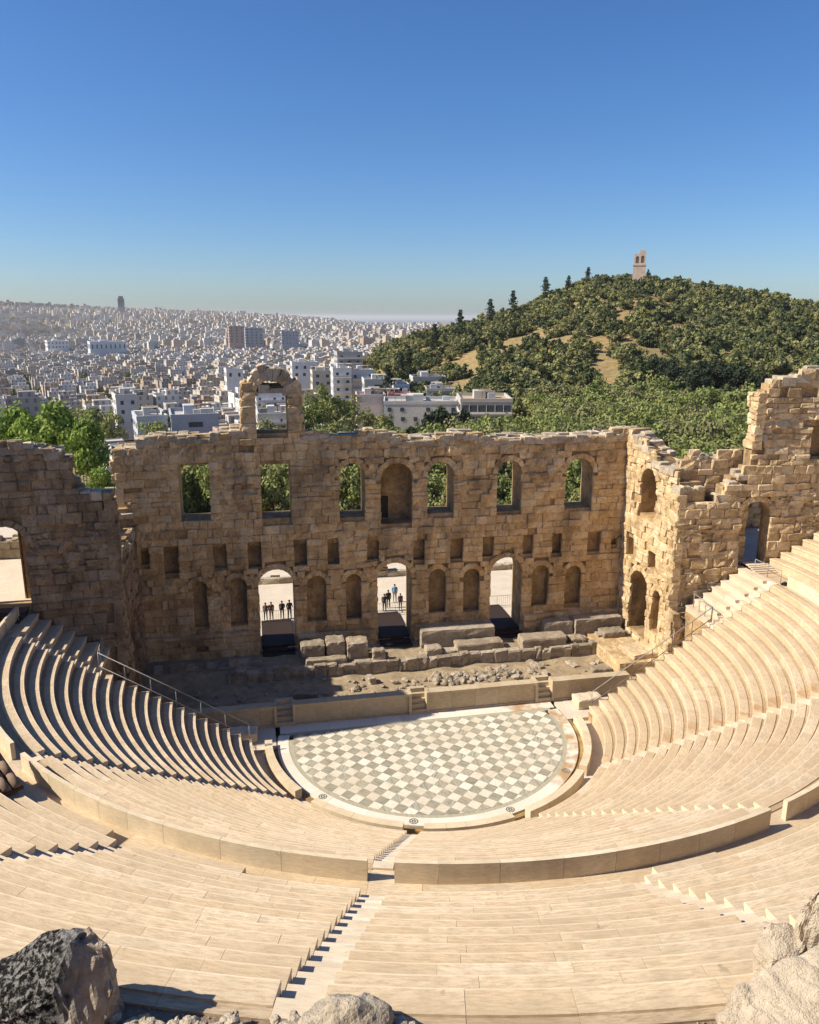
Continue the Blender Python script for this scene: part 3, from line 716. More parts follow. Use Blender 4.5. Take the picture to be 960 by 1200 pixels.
# squared blocks lying on the stage
def hewn(name, x0, x1, y0, y1, z0, z1, label, rz=0, mat=RUB, group=None):
    c = ((x0+x1)/2, (y0+y1)/2, z0); hx, hy, h = (x1-x0)/2, (y1-y0)/2, z1-z0; n = 5; V = []; idx = {}; mb = MB(); n = 7
    V = []; F = []
    def key(i, j, k):
        if (i, j, k) not in idx:
            idx[(i, j, k)] = len(V); p = np.array([(i/n*2-1)*hx, (j/n*2-1)*hy, k/n*h]); e = (i in (0, n))+(j in (0, n))+(k in (0, n))
            q = p.copy(); sh = (0, .01, .07, .14)[e]
            ctr = np.array([0, 0, h/2]); dv = p-ctr; p = p-dv/np.linalg.norm(dv)*sh*rng.uniform(.4, 1.4)
            p += .06*np.array(mnoise.noise_vector((q[0]*2.6+x0, q[1]*2.6+y0, q[2]*2.6)))
            V.append(p)
        return idx[(i, j, k)]
    for a in range(n):
        for b in range(n):
            F += [(key(a,b,n), key(a+1,b,n), key(a+1,b+1,n), key(a,b+1,n)), (key(a,0,b), key(a+1,0,b), key(a+1,0,b+1), key(a,0,b+1)), (key(a+1,n,b), key(a,n,b), key(a,n,b+1), key(a+1,n,b+1)),
                  (key(0,a+1,b), key(0,a,b), key(0,a,b+1), key(0,a+1,b+1)), (key(n,a,b), key(n,a+1,b), key(n,a+1,b+1), key(n,a,b+1))]
    mb.add(V, F, rng.random()); o = mb.build(name, mat); o.location = c; o.rotation_euler.z = rz; return tag(o, label, 'stone block', group)
HB = [(1.9,8.2,11.0,12.4,1.1,2.75,'long high stone bench right of the central doorway'), (4.5,8.5,9.45,10.7,1.15,2.0,'long squared block lying in front of the stone bench'),
 (2.0,3.3,9.4,10.5,1.1,1.9,'small squared block left of the long block by the central doorway'), (-2.35,-1.35,9.2,10.,1.1,2.2,'upright pale block left of the central doorway steps'),
 (10.0,13.9,9.3,10.7,1.1,2.1,'broad squared block right of the right-hand doorway'), (12.6,15.2,11.2,12.4,1.1,2.6,'squared block against the plinth near the right corner'),
 (15.25,19.6,11.0,12.5,1.1,2.75,'long stone block filling the far right corner of the stage'), (14.3,15.6,9.4,10.6,1.1,1.75,'short block beside the broad squared block'), (17.2,19.2,9.5,10.8,1.1,2.05,'stepped block at the foot of the sunlit side wall'),
 (-7.9,-6.0,10.2,11.6,1.1,2.6,'pale block right of the left-hand doorway'), (-5.9,-4.4,10.2,11.8,1.1,2.75,'second pale block right of the left-hand doorway'), (-4.3,-2.6,9.8,11.4,1.1,2.7,'large squared block midway between left and central doorways'), (-7.6,-4.4,9.3,10.1,1.1,1.75,'flat slab lying below the pale blocks left of centre')]
for x0, x1, y0, y1, z0, z1, lb in HB: hewn('stone_block', x0, x1, y0, y1, z0-.1, z1, lb, rng.uniform(-.03, .03))
hewn('stone_platform', 16.3, 19.7, 4.6, 10.9, .3, 1.55, 'broad low stone platform beside the sunlit side wall', 0, WALLR)
hewn('stone_slab', 17.6, 20.6, 5.2, 7.6, 1.5, 1.95, 'flat slab on the low stone platform by the side wall', .1, WALLR)
hewn('fallen_slab', 10.2, 10.8, 6.9, 8.5, .4, .75, 'pale fallen slab lying slantwise on the stage dirt', .45)
hewn('fallen_slab', 13.2, 13.8, 6.7, 7.9, .4, .7, 'narrow fallen slab right of the rubble heap', .3)
hewn('fallen_slab', 14.6, 16.2, 5.6, 6.3, .4, .75, 'short fallen slab near the stone platform', -.05)
hewn('fallen_slab', -3.1, -2.5, 6.9, 7.8, .4, 1.0, 'upright yellowish stone left of the rubble heap', .3)
hewn('fallen_slab', -8.8, -6.2, 5.6, 6.6, .4, .85, 'shaded fallen slab on the left side of the stage', -.1)
hewn('marble_podium', 11.4, 13.4, 1.1, 2.3, -.05, .75, 'white marble podium block at the right end of the orchestra', .05, STEP)
hewn('marble_podium', -13.4, -11.4, 1.0, 2.2, -.05, .65, 'shaded marble block at the left end of the orchestra', -.05, STEP)

# ------------------------------------------------------------------ rocks
def rock_mesh(name, rad, seed, sub=3, amp=.28, flat=1.0, freq=1.1, mat=None):
    import bmesh
    bm = bmesh.new(); bmesh.ops.create_icosphere(bm, subdivisions=sub, radius=1)
    for v in bm.verts:
        p = v.co.copy(); n1 = mnoise.noise(p*freq+Vector((seed, 0, 0))); n2 = mnoise.noise(p*3.1+Vector((0, seed, 0)))
        c = mnoise.cell(p*1.6+Vector((seed, seed, 0)))
        s = 1+amp*n1+amp*.35*n2+amp*.25*(c-.5); v.co = Vector((p.x*s*rad[0], p.y*s*rad[1], p.z*s*rad[2]*flat))
    me = bpy.data.meshes.new(name); bm.to_mesh(me); bm.free(); me.materials.append(mat or ROCKD)
    a = me.attributes.new('rnd', 'FLOAT', 'FACE'); a.data.foreach_set('value', np.full(len(me.polygons), (seed*.37) % 1, np.float32))
    return me
rubm = [rock_mesh('rubble', (1, .8, .65), s_, 2, .4, mat=RUB) for s_ in (1, 2, 3, 4, 5)]
k = 0
for i in range(210):
    if i < 90: x, y = rng.gauss(4.9, 2.3), rng.gauss(6.7, .55); sz = rng.uniform(.16, .42)
    elif i < 120: x, y = rng.gauss(-4.6, 1.6), rng.gauss(5.2, .8); sz = rng.uniform(.12, .34)
    else: x, y = rng.uniform(-16, 17), rng.uniform(3.9, 8.5); sz = rng.uniform(.08, .26)
    if y < 3.9 or y > 8.6: continue
    o = link('rubble_stone', rng.choice(rubm)); o.location = (x, y, .45+sz*.3); o.scale = (sz*rng.uniform(.8, 1.5), sz, sz); o.rotation_euler = (rng.uniform(-.3, .3), rng.uniform(-.3, .3), rng.uniform(0, 6.3))
    near = i < 90
    tag(o, 'rough grey stone in the rubble heap on the stage' if near else 'loose small stone scattered on the stage dirt', 'stone', 'rubble heap on the stage' if near else 'stones scattered on the stage')

# ------------------------------------------------------------------ doorways: thresholds, railings, ground beyond
mb = MB(); mb.box(-40, 45, 15.4, 46, .6, 1.45); mb.box(-40, 45, 13.2, 15.4, .3, 1.4)
mb.build('forecourt_paving', PAVE, kind='structure')
for xc, lb in ((-9.55, 'dark timber steps in the left-hand stage doorway'), (.06, 'dark timber steps in the central stage doorway'), (9.67, 'dark timber steps in the right-hand stage doorway')):
    e = empty('timber_steps', (xc, 14, 1.4)); tag(e, lb, 'steps')
    mb = MB(); mb.box(-1.3, 1.3, -.9, 4.7, .06, .24); mb.build('landing_board', WOODD, e)
    mb = MB(); mb.box(-1.3, 1.3, -1.5, -.91, -.2, .06); mb.build('step_board', WOODD, e)
    mb = MB(); mb.box(-1.3, 1.3, -2.1, -1.51, -.4, -.12); mb.build('step_board', WOODD, e)
    f = empty('metal_fence', (xc, 18.4, 1.45)); tag(f, lb.replace('dark timber steps in', 'thin metal barrier fence beyond'), 'fence')
    for zz in (.15, 1.15):
        mb = MB(); mb.tube((-2.6, 0, zz), (2.6, 0, zz), .022); mb.build('rail', METAL, f)
    for kk in range(27):
        mb = MB(); mb.tube((-2.6+.2*kk, 0, .0 if kk % 9 == 0 else .15), (-2.6+.2*kk, 0, 1.15), .02 if kk % 9 == 0 else .009, n=6); mb.build('post' if kk % 9 == 0 else 'bar', METAL, f)
wall('ruined_wall', (-2, 29., 0), (1, 0, 0), (0, -1, 0), -14, 22, 1.4, lin([(-14,1.9),(1.2,2.0),(1.3,3.2),(4.2,3.1),(4.4,2.0),(22,2.0)]), [], 1.2, CAP, 'low pale ruined wall outside, seen through the doorways', most=60, erode=.1, length=(1., 2.2), course=(.6, .9))
wall('ruined_wall', (-2, 43., 0), (1, 0, 0), (0, -1, 0), -20, 26, 1.4, lin([(-20,3.4),(26,3.5)]), [], 1.2, CAP, 'long pale boundary wall of the forecourt beyond the doorways', most=60, length=(1.2, 2.4), course=(.7, 1.))
mb = MB(); mb.box(-46, -22.5, 5.2, 30, 4, 9.56); mb.build('terrace', PAVE, kind='structure')
mb = MB(); mb.box(22.5, 48, 4.35, 14, 4, 9.56); mb.build('terrace', PAVE, kind='structure')
wall('terrace_wall', (-26, 15, 0), (-1, 0, 0), (0, -1, 0), -2.5, 18, 9.6, lin([(-3,11.2),(18,11.2)]), [], .8, CAP, 'pale parapet of the sunny terrace behind the dark retaining wall', most=60, length=(1., 2.), course=(.5, .8))
wall('terrace_wall', (22.8, 12.5, 0), (1, 0, 0), (0, -1, 0), 0, 18, 9.6, lin([(0,13),(18,13)]), [], .8, CAP, 'pale wall seen through the doorway above the sunlit seats', most=60)
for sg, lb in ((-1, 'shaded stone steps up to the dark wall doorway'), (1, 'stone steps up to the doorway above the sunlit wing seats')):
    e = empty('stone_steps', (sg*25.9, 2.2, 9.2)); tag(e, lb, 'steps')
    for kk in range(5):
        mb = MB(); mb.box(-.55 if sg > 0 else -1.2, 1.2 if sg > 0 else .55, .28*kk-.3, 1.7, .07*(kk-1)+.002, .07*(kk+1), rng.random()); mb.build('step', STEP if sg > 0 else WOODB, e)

# ------------------------------------------------------------------ handrails on the seating
def rail(name, label, pts, h, posts, r=.03):
    e = empty(name, pts[0]); tag(e, label, 'handrail'); p0 = np.array(pts[0], float)
    for a, b in zip(pts, pts[1:]):
        a, b = np.array(a, float)-p0, np.array(b, float)-p0
        for zz in h:
            mb = MB(); mb.tube(a+(0, 0, zz), b+(0, 0, zz), r); mb.build('rail', METAL, e, smooth=True)
        n = posts
        for k in range(n+1):
            q = a+(b-a)*k/n; mb = MB(); mb.tube(q+(0, 0, -.15), q+(0, 0, max(h)), r*.9); mb.build('post', METAL, e, smooth=True)
    return e
rail('handrail', 'long grey handrail on the edge of the sunlit curved seats', [(11.9, -.05, .95), (20.7, -.05, 6.7)], (.12, 1.0), 6)
rail('handrail', 'long grey handrail on the edge of the shaded curved seats', [(-11.9, -.05, .95), (-20.7, -.05, 6.7)], (.12, 1.0), 6)
rail('handrail', 'short handrail at the top of the long rail by the sunlit wing seats', [(20.7, .05, 6.7), (20.9, 2.7, 6.7)], (1.0,), 3)
rail('handrail', 'short handrail at the top of the long rail by the shaded wing seats', [(-20.7, .05, 6.7), (-20.9, 2.7, 6.7)], (1.0,), 3)
rail('handrail', 'short handrail on the landing below the sunlit doorway', [(25.6, 2.6, 9.2), (25.7, -.3, 9.2)], (.95,), 2)
rail('handrail', 'bright short handrail on the landing by the dark wall doorway', [(-25.6, 2.2, 9.2), (-25.7, .1, 9.2)], (.95,), 1)
mb = MB(); mb.box(-.3, .3, -.22, .22, 0, .2); mb.box(-.24, .24, -.16, .16, .2, .26); mb.tube((-.2, 0, .26), (.2, 0, .34), .03); mb.tube((-.3, -.24, .12), (.3, -.24, .12), .08)
o = mb.build('equipment_case', BLACK); o.location = (25.8, -.6, 9.2); o.rotation_euler.z = .5; o.scale = (.7, .7, .7); tag(o, 'small black case lying at the end of the landing handrail', 'case')

# ------------------------------------------------------------------ wooden booth with tiled roof on the walkway
bo = empty('wooden_booth', pol(29.6, -53.0, 8.3), R(-53.0)); tag(bo, 'small dark plank booth with a clay tile roof on the upper walkway', 'booth')
for k in range(9):
    mb = MB(); mb.box(2.36, 2.42, -2.2, 2.2, .02+.2*k, .2*(k+1)); mb.build('plank', WOODB, bo)
    mb = MB(); mb.box(-2.4, 2.36, 2.2, 2.26, .02+.2*k, .2*(k+1)); mb.build('plank', WOODB, bo)
mb = MB(); mb.box(-2.4, 2.3, -2.2, 2.15, 0, 1.8); mb.build('frame', WOODB, bo)
mb = MB(); mb.add([(2.65,-2.5,1.78),(2.65,2.6,1.78),(-.2,2.6,2.7),(-.2,-2.5,2.7),(2.65,-2.5,1.9),(2.65,2.6,1.9),(-.2,2.6,2.82),(-.2,-2.5,2.82)], [(0,3,2,1),(4,5,6,7),(0,1,5,4),(1,2,6,5),(2,3,7,6),(3,0,4,7)]); mb.build('roof_board', WOODB, bo)
for i in range(13):
    for j in range(4):
        y = 2.4-.38*i; t0, t1 = j/4, (j+1.12)/4
        p = np.array([2.62, y, 1.94]); q = np.array([-.2, y, 2.86]); mb = MB(); mb.tube(p+(q-p)*t0+(0, 0, .03), p+(q-p)*t1, .17, .14, n=10, rnd=rng.random()); mb.build('roof_tile', TERRA, bo, smooth=True)

# ------------------------------------------------------------------ rim of the hillside, foreground rocks
mb = MB(); V = []; rs = [37.5, 38.2, 39.2, 40.4, 42.5, 45, 47.2, 48.2, 52, 70, 110]; zs = [15.7, 15.8, 16.0, 16.7, 19.2, 22.3, 24.9, 25.9, 26.1, 30, 38]
na = 150
for r, z in zip(rs, zs):
    for k in range(na+1):
        a = -105+185*k/na; f = 1-smooth(48, 70, abs(a+12)); n = .25*mnoise.noise((r*.7, a*.5, 2))*(1 if r > 39 else .25)
        zz = 15.7+(z-15.7)*f; V.append(pol(r, a, zz+n*(r > 38)))
mb.add(V, [(j*(na+1)+i, j*(na+1)+i+1, (j+1)*(na+1)+i+1, (j+1)*(na+1)+i) for j in range(len(rs)-1) for i in range(na)])
mb.build('hillside', GRAVEL, kind='structure', smooth=True)
mb = MB()
for a in range(-104, 80, 3): ring_piece(mb, 37.52, 38.0, a, a+3, 13, 15.66, .5)
mb.build('rim_foundation', CORE, up, uv=True)
def mat_lichen():
    m = NT('lichen_covered_rock'); p = m.n('TexCoord').outputs['Object']; n1 = m.noise(p, 1.5, 8, .65, .5); n2 = m.noise(p, 11, 6, .7); n3 = m.noise(p, 4, 5, .6)
    sx = m.n('SeparateXYZ'); m.set(sx.inputs[0], p)
    base = m.mix(m.ramp(n3, [(.35, 0.), (.65, 1.)]), (.36,.29,.22), (.52,.44,.34)); grey = m.mix(n2, (.17,.165,.16), (.34,.33,.31))
    side = m.math('ADD', m.math('MULTIPLY', sx.outputs[0], -.75), m.math('MULTIPLY', n1, 1.1))
    c = m.mix(m.ramp(side, [(.10, 0.), (.30, 1.)]), base, grey)
    lich = m.math('MULTIPLY', m.ramp(n2, [(.40, 0.), (.52, 1.)]), m.ramp(m.math('ADD', side, m.math('MULTIPLY', n1, .4)), [(.44, 0.), (.64, 1.)]))
    c = m.mix(m.math('MULTIPLY', lich, .97), c, (.006,.006,.007)); m.bump(m.math('ADD', n3, m.math('MULTIPLY', n2, .5)), 1., .12); m.rough(1.); m.b.inputs['Specular IOR Level'].default_value = .05; return m.col(c)
def hull_rock(name, pts, label, mat, seed, sub=4, amp=.06):
    import bmesh
    bm = bmesh.new(); vs = [bm.verts.new(p) for p in pts]; bmesh.ops.convex_hull(bm, input=vs)
    bmesh.ops.delete(bm, geom=[v for v in bm.verts if not v.link_faces], context='VERTS')
    bmesh.ops.triangulate(bm, faces=bm.faces[:])
    bmesh.ops.subdivide_edges(bm, edges=bm.edges[:], cuts=sub*2, use_grid_fill=True)
    for _ in range(1): bmesh.ops.smooth_vert(bm, verts=bm.verts[:], factor=.3, use_axis_x=True, use_axis_y=True, use_axis_z=True)
    bm.normal_update()
    for v in bm.verts:
        p = v.co; vd = mnoise.voronoi(p*1.7+Vector((seed, 0, 0)))[0]; n = .75*mnoise.fractal(p*1.6+Vector((seed, 0, 0)), .8, 2.2, 6)-1.1*max(0, .22-(vd[1]-vd[0]))*2+.3*mnoise.noise(p*7)
        v.co = p+v.normal*n*amp*2
    me = bpy.data.meshes.new(name); bm.to_mesh(me); bm.free(); me.materials.append(mat); o = link(name, me)
    a = me.attributes.new('rnd', 'FLOAT', 'FACE'); a.data.foreach_set('value', np.full(len(me.polygons), .6, np.float32))
    return tag(o, label, 'rock')
def frame_at(px, py, z):                                     # where a sight line meets height z
    v = ray(px, py); t = (z-CZ)/v[2]; return CAM+v*t
LICH = mat_lichen()
b0 = frame_at(72, 1186, 15.95)
# local axes: x to the right, y away
o = hull_rock('boulder', [(-1.75,-.5,-.3),(-1.6,.6,-.3),(.85,-.75,-.4),(1.0,.3,-.3),(.6,.75,-.3),(-1.6,.35,.5),(-1.5,-.35,.35),(-.35,.55,1.25),(.55,.25,1.62),(.35,-.1,1.6),(.95,.1,1.25),(1.05,-.05,.9),(.1,-.55,.7),(.98,-.35,.3)], 'big dark boulder with black lichen at the rim, bottom left', LICH, 3.)
o.location = b0; o.rotation_euler.z = -YAW; o.scale = (.97, .97, .97)
def rim_rock(px, py, z, rad, label, seed, name='boulder', mat=None, rz=0., amp=.3, sub=4):
    me = rock_mesh(name, rad, seed, sub, amp, mat=mat or ROCKD); o = link(name, me); o.location = frame_at(px, py, z); o.rotation_euler.z = rz-YAW; return tag(o, label, 'rock')
RK2 = mat_simple('pale_pitted_rock', (.56,.47,.35), (.42,.35,.26), 3.5, 1., .95, .1, 8)
rim_rock(405, 1203, 16.0, (.85, .6, .5), 'pale grey boulder with a dark face at the bottom centre of the rim', 11.3, rz=.2)
def rim_hull(px, py, z, pts, label, seed, amp=.045):
    o = hull_rock('boulder', pts, label, RK2, seed, amp=amp); o.location = frame_at(px, py, z); o.rotation_euler.z = -YAW; return o
rim_hull(925, 1190, 16.1, [(-1.15,-.5,-.6),(-1.1,.35,-.5),(-1.2,-.1,.1),(-.9,.2,.42),(.1,.45,.85),(.9,.5,1.1),(1.2,-.6,.9),(1.3,.4,-.5),(1.2,-.9,-.6),(-.5,-.7,.25),(.3,-.8,.55)], 'large pale pitted boulder in the bottom right corner', 5.2)
rim_hull(965, 1130, 16.1, [(-.75,-.3,-.3),(-.7,.35,-.3),(-.55,0.,.75),(-.40,.15,1.35),(-.22,.1,1.72),(.05,.1,1.45),(.35,.2,1.5),(.8,.1,1.2),(.9,-.4,-.3),(.9,.5,-.3),(.1,-.45,.5)], 'tall pale jagged boulder at the right edge of the rim', 8.1, .06)
rim_hull(913, 1143, 15.9, [(-.38,-.3,-.2),(-.42,.25,-.2),(-.38,.2,.72),(-.15,.25,.98),(.28,.25,.95),(.35,-.1,.8),(.4,.25,-.2),(.36,-.3,-.2),(-.3,-.25,.6),(.2,-.3,.55)], 'upright squared pale rock left of the tall jagged boulder', 2.4, .04)
rim_rock(885, 1182, 15.9, (.42, .4, .35), 'grey rock between the gravel and the large pitted boulder', 9.9, amp=.3)
k = 0
for i in range(105):
    px = rng.uniform(-10, 480); py = rng.uniform(1193, 1222); sz = rng.uniform(.06, .19)
    o = link('rim_stone', rock_mesh('rim_stone', (1.2, .9, .7), 20+i, 3, .38, mat=RK2 if i % 3 else ROCKD)); o.location = frame_at(px, py, 15.9+sz*.3); o.scale = (sz*rng.uniform(.8, 1.4), sz, sz); o.rotation_euler.z = rng.uniform(0, 6)
    tag(o, 'pale rough stone in the row along the bottom edge of the rim', 'stone', 'rough stones along the rim')
mb = MB()
for i in range(2600):
    a = rng.uniform(-34, 8); r = rng.uniform(37.55, 39.4); q = pol(r, a, float(np.interp(r, [37.5, 38.2, 39.2, 40.4], [15.72, 15.82, 16.04, 16.7]))); sz = rng.uniform(.015, .05)
    mb.add([q+sz*np.array(v) for v in ((1, 0, 0), (-.5, .9, .1), (-.6, -.8, 0), (.1, .1, .9))], [(0, 1, 3), (1, 2, 3), (2, 0, 3)], rng.random())
mb.build('loose_gravel', RUB, kind='stuff'); bpy.data.objects['loose_gravel']['label'] = 'loose brown gravel behind the top seat row'; bpy.data.objects['loose_gravel']['category'] = 'gravel'

# ------------------------------------------------------------------ people beyond the doorways
def person(loc, rz, shirt, legs, hair, h, label, arm=0.):
    me = bpy.data.meshes.new('person'); s = h/1.72
    P = {'pel':(0,0,.95,.17,.12),'che':(0,0,1.28,.19,.13),'nec':(0,0,1.47,.06,.06),'hd':(0,.02,1.60,.085,.10),'top':(0,.01,1.69,.07,.08),
         'hl':(-.1,0,.90,.10,.10),'kl':(-.11,.02,.5,.065,.065),'al':(-.12,0,.09,.045,.05),'fl':(-.13,.13,.04,.04,.035),
         'hr':(.1,0,.90,.10,.10),'kr':(.11,.02,.5,.065,.065),'ar':(.12,0,.09,.045,.05),'fr':(.13,.13,.04,.04,.035),
         'sl':(-.2,0,1.40,.065,.065),'el':(-.235,-.03,1.12,.05,.05),'wl':(-.20,.08+arm,.90+arm,.036,.036),'gl':(-.17,.12+arm,.83+arm,.035,.035),
         'sr':(.2,0,1.40,.065,.065),'er':(.235,-.03,1.12,.05,.05),'wr':(.20,.06,.92,.036,.036),'gr':(.17,.10,.85,.035,.035)}
    E = 'pel che,che nec,nec hd,hd top,pel hl,hl kl,kl al,al fl,pel hr,hr kr,kr ar,ar fr,che sl,sl el,el wl,wl gl,che sr,sr er,er wr,wr gr'
    ks = list(P); me.from_pydata([tuple(c*s for c in P[k][:3]) for k in ks], [tuple(ks.index(x) for x in e.split()) for e in E.split(',')], [])
    o = link('person', me, None, loc); o.rotation_euler.z = rz
    md = o.modifiers.new('skin', 'SKIN'); md.use_smooth_shade = True
    for k, sv in zip(ks, me.skin_vertices[0].data): sv.radius = (P[k][3]*s, P[k][4]*s); sv.use_root = k == 'pel'
    o.modifiers.new('sub', 'SUBSURF').render_levels = 1
    m = NT('clothing'); z = m.n('SeparateXYZ'); m.set(z.inputs[0], m.n('TexCoord').outputs['Object']); skin = (.42,.26,.18)
    c = m.ramp(m.math('DIVIDE', z.outputs[2], h), [(0., (.03,.03,.03)), (.05, legs), (.56, shirt), (.855, skin), (.945, hair)], 'CONSTANT'); me.materials.append(m.col(c)); m.rough(.8)
    hm = MB(); 
    V = []; 
    for j in range(6):
        t = math.pi*.5*j/5
        for k in range(12): V.append((.094*s*math.cos(k*math.pi/6)*math.cos(t), .01*s+(.108*s)*math.sin(k*math.pi/6)*math.cos(t)-.012*s, (1.60+.115*math.sin(t))*s))
    hm.add(V, [(j*12+k, j*12+(k+1) % 12, j*12+12+(k+1) % 12, j*12+12+k) for j in range(5) for k in range(12)])
    mm = NT('hair'); hm.build('hair', mm.col(hair), o, smooth=True)
    return tag(o, label, 'person')
DK = (.02, .02, .025)
person((-10.45,19.2,1.46), 2.9, (.12,.08,.07), (.03,.03,.04), (.02,.015,.01), 1.68, 'person in dark shorts, leftmost of four in the left-hand doorway')
person((-9.95,19.25,1.46), 3.2, (.22,.13,.10), (.16,.10,.08), (.03,.02,.015), 1.70, 'person in reddish top, second of four in the left-hand doorway')
person((-9.0,19.3,1.46), 3.0, (.03,.03,.035), (.02,.02,.025), (.02,.015,.01), 1.72, 'person in black, third of four in the left-hand doorway', .25)
person((-8.35,19.2,1.46), 3.3, (.035,.03,.035), (.02,.02,.02), (.015,.01,.01), 1.80, 'tallest person, in black, rightmost of four in the left-hand doorway', .3)
person((-.55,19.6,1.46), 2.8, (.20,.12,.13), (.10,.05,.06), (.02,.015,.01), 1.66, 'person in dusky pink at the left of the central doorway')
person((.25,19.4,1.46), 3.1, (.05,.05,.05), (.03,.03,.03), (.02,.015,.01), 1.70, 'person in dark clothes with legs apart in the central doorway', .3)
person((.75,20.2,1.46), 3.3, (.02,.02,.025), (.03,.03,.04), (.02,.015,.01), 1.76, 'person in black in the middle of the central doorway')
person((1.6,21.6,1.46), 3.0, (.10,.28,.50), (.25,.25,.27), (.02,.015,.01), 1.80, 'person in a bright blue shirt in the central doorway')
person((1.75,19.5,1.46), 3.4, (.10,.05,.06), (.04,.03,.04), (.02,.015,.01), 1.62, 'person in dark red at the right of the central doorway')

# ------------------------------------------------------------------ trees
def mat_leaf(name, c0, c1, c2):
    m = NT(name); r = m.attr(); oi = m.n('ObjectInfo').outputs['Random']
    c = m.mix(m.ramp(r, [(.2, 0.), (.8, 1.)]), c0, c1); c = m.mix(m.math('MULTIPLY', oi, .75), c, c2)
    m.b.inputs['Roughness'].default_value = .75
    tr = m.n('BsdfTranslucent'); m.set(tr.inputs[0], c); mx = m.n('MixShader'); mx.inputs[0].default_value = .22
    m.set(m.b.inputs['Base Color'], c); m.t.links.new(m.b.outputs[0], mx.inputs[1]); m.t.links.new(tr.outputs[0], mx.inputs[2]); m.t.links.new(mx.outputs[0], m.out.inputs[0]); return m.mat
LF = mat_leaf('olive_green_foliage', (.12,.135,.042), (.29,.295,.10), (.27,.25,.115))
LV = mat_leaf('valley_green_foliage', (.145,.18,.045), (.31,.34,.10), (.24,.26,.09))
LP = mat_leaf('dark_pine_foliage', (.08,.10,.036), (.185,.205,.07), (.24,.225,.095))
LC = mat_leaf('dark_conifer_foliage', (.05,.068,.027), (.11,.13,.048), (.08,.10,.04))
LB = mat_leaf('bright_leaf_foliage', (.15,.22,.035), (.27,.36,.06), (.2,.28,.05))
LD = mat_leaf('cypress_foliage', (.022,.035,.016), (.042,.058,.024), (.03,.045,.02))
def crown_mesh(name, n_cl, n_leaf, size, mat, seed, shape='round'):
    g = np.random.default_rng(seed); C = []
    while len(C) < n_cl:
        p = g.uniform(-1, 1, 3)
        if np.linalg.norm(p) > 1: continue
        if shape == 'round': q = p*np.array([.72, .72, .62])+np.array([0, 0, .66]); rr = g.uniform(.22, .40)
        elif shape == 'pine': q = p*np.array([.8, .8, .26])+np.array([0, 0, .86]); rr = g.uniform(.2, .34)
        else:
            h = (p[2]+1)/2; wd = .19*(math.sin(math.pi*min(1, h*.86+.14))**.7+.1); q = np.array([p[0]*wd, p[1]*wd, .08+h*1.7]); rr = g.uniform(.09, .16)
        C.append((q, rr))
    V = np.zeros((n_leaf*4, 3)); rnd = np.zeros(n_leaf)
    for i in range(n_leaf):
        k = g.integers(n_cl); c, rr = C[k]; d = g.normal(size=3); d /= np.linalg.norm(d); d[2] = abs(d[2])*.9+d[2]*.1 if g.random() < .6 else d[2]
        p = c+d*rr*(g.uniform(.55, 1.05)); nn = d+g.normal(size=3)*.55; nn /= np.linalg.norm(nn)
        a = np.cross(nn, g.normal(size=3)); a /= np.linalg.norm(a); b = np.cross(nn, a); sz = size*g.uniform(.6, 1.3)
        V[4*i:4*i+4] = [p-a*sz, p-b*sz*.6, p+a*sz, p+b*sz*.6]; rnd[i] = (k*.618) % 1*.8+g.random()*.2
    mb = MB(); mb.v = [tuple(x) for x in V]; mb.f = [(4*i, 4*i+1, 4*i+2, 4*i+3) for i in range(n_leaf)]; mb.r = list(rnd); mb.m = [0]*n_leaf; mb.uv = [(0., 0.)]*(4*n_leaf)
    me = bpy.data.meshes.new(name); me.from_pydata(mb.v, [], mb.f); at_ = me.attributes.new('rnd', 'FLOAT', 'FACE'); at_.data.foreach_set('value', rnd.astype(np.float32)); me.materials.append(mat); return me
def trunk_mesh(name, h, r, limbs, seed):
    g = random.Random(seed); mb = MB(); mb.tube((0, 0, -.12), (.02, .01, h*.6), r, r*.7, 7); mb.tube((.02, .01, h*.6), (-.01, .03, h), r*.7, r*.45, 7)
    for k in range(limbs):
        t = 2*math.pi*k/limbs+g.uniform(-.4, .4); mb.tube((.01, .02, h*g.uniform(.55, .95)), (math.cos(t)*.4, math.sin(t)*.4, h+g.uniform(.15, .45)), r*.42, r*.12, 5)
    me = bpy.data.meshes.new(name); me.from_pydata(mb.v, [], mb.f); me.materials.append(BARK); return me
CR = {'round': [crown_mesh('crown', 18, 1900, .066, LV, 1), crown_mesh('crown', 16, 1900, .066, LV, 2), crown_mesh('crown', 20, 1900, .066, LF, 3)],
      'pine': [crown_mesh('crown', 16, 1400, .06, LP, 4, 'pine'), crown_mesh('crown', 22, 1800, .07, LD, 5, 'pine')],
      'far': [crown_mesh('crown', 11, 330, .165, LF, 6), crown_mesh('crown', 10, 330, .165, LP, 7), crown_mesh('crown', 12, 330, .165, LC, 8)],
      'cyp': [crown_mesh('crown', 40, 900, .045, LD, 9, 'cyp')], 'bright': [crown_mesh('crown', 30, 5200, .06, LB, 10), crown_mesh('crown', 20, 2600, .07, LB, 11)]}
TK = {'round': trunk_mesh('trunk', .5, .05, 4, 1), 'pine': trunk_mesh('trunk', .8, .035, 5, 2), 'far': trunk_mesh('trunk', .5, .05, 3, 3), 'cyp': trunk_mesh('trunk', .2, .03, 0, 4), 'bright': trunk_mesh('trunk', .5, .05, 5, 5)}
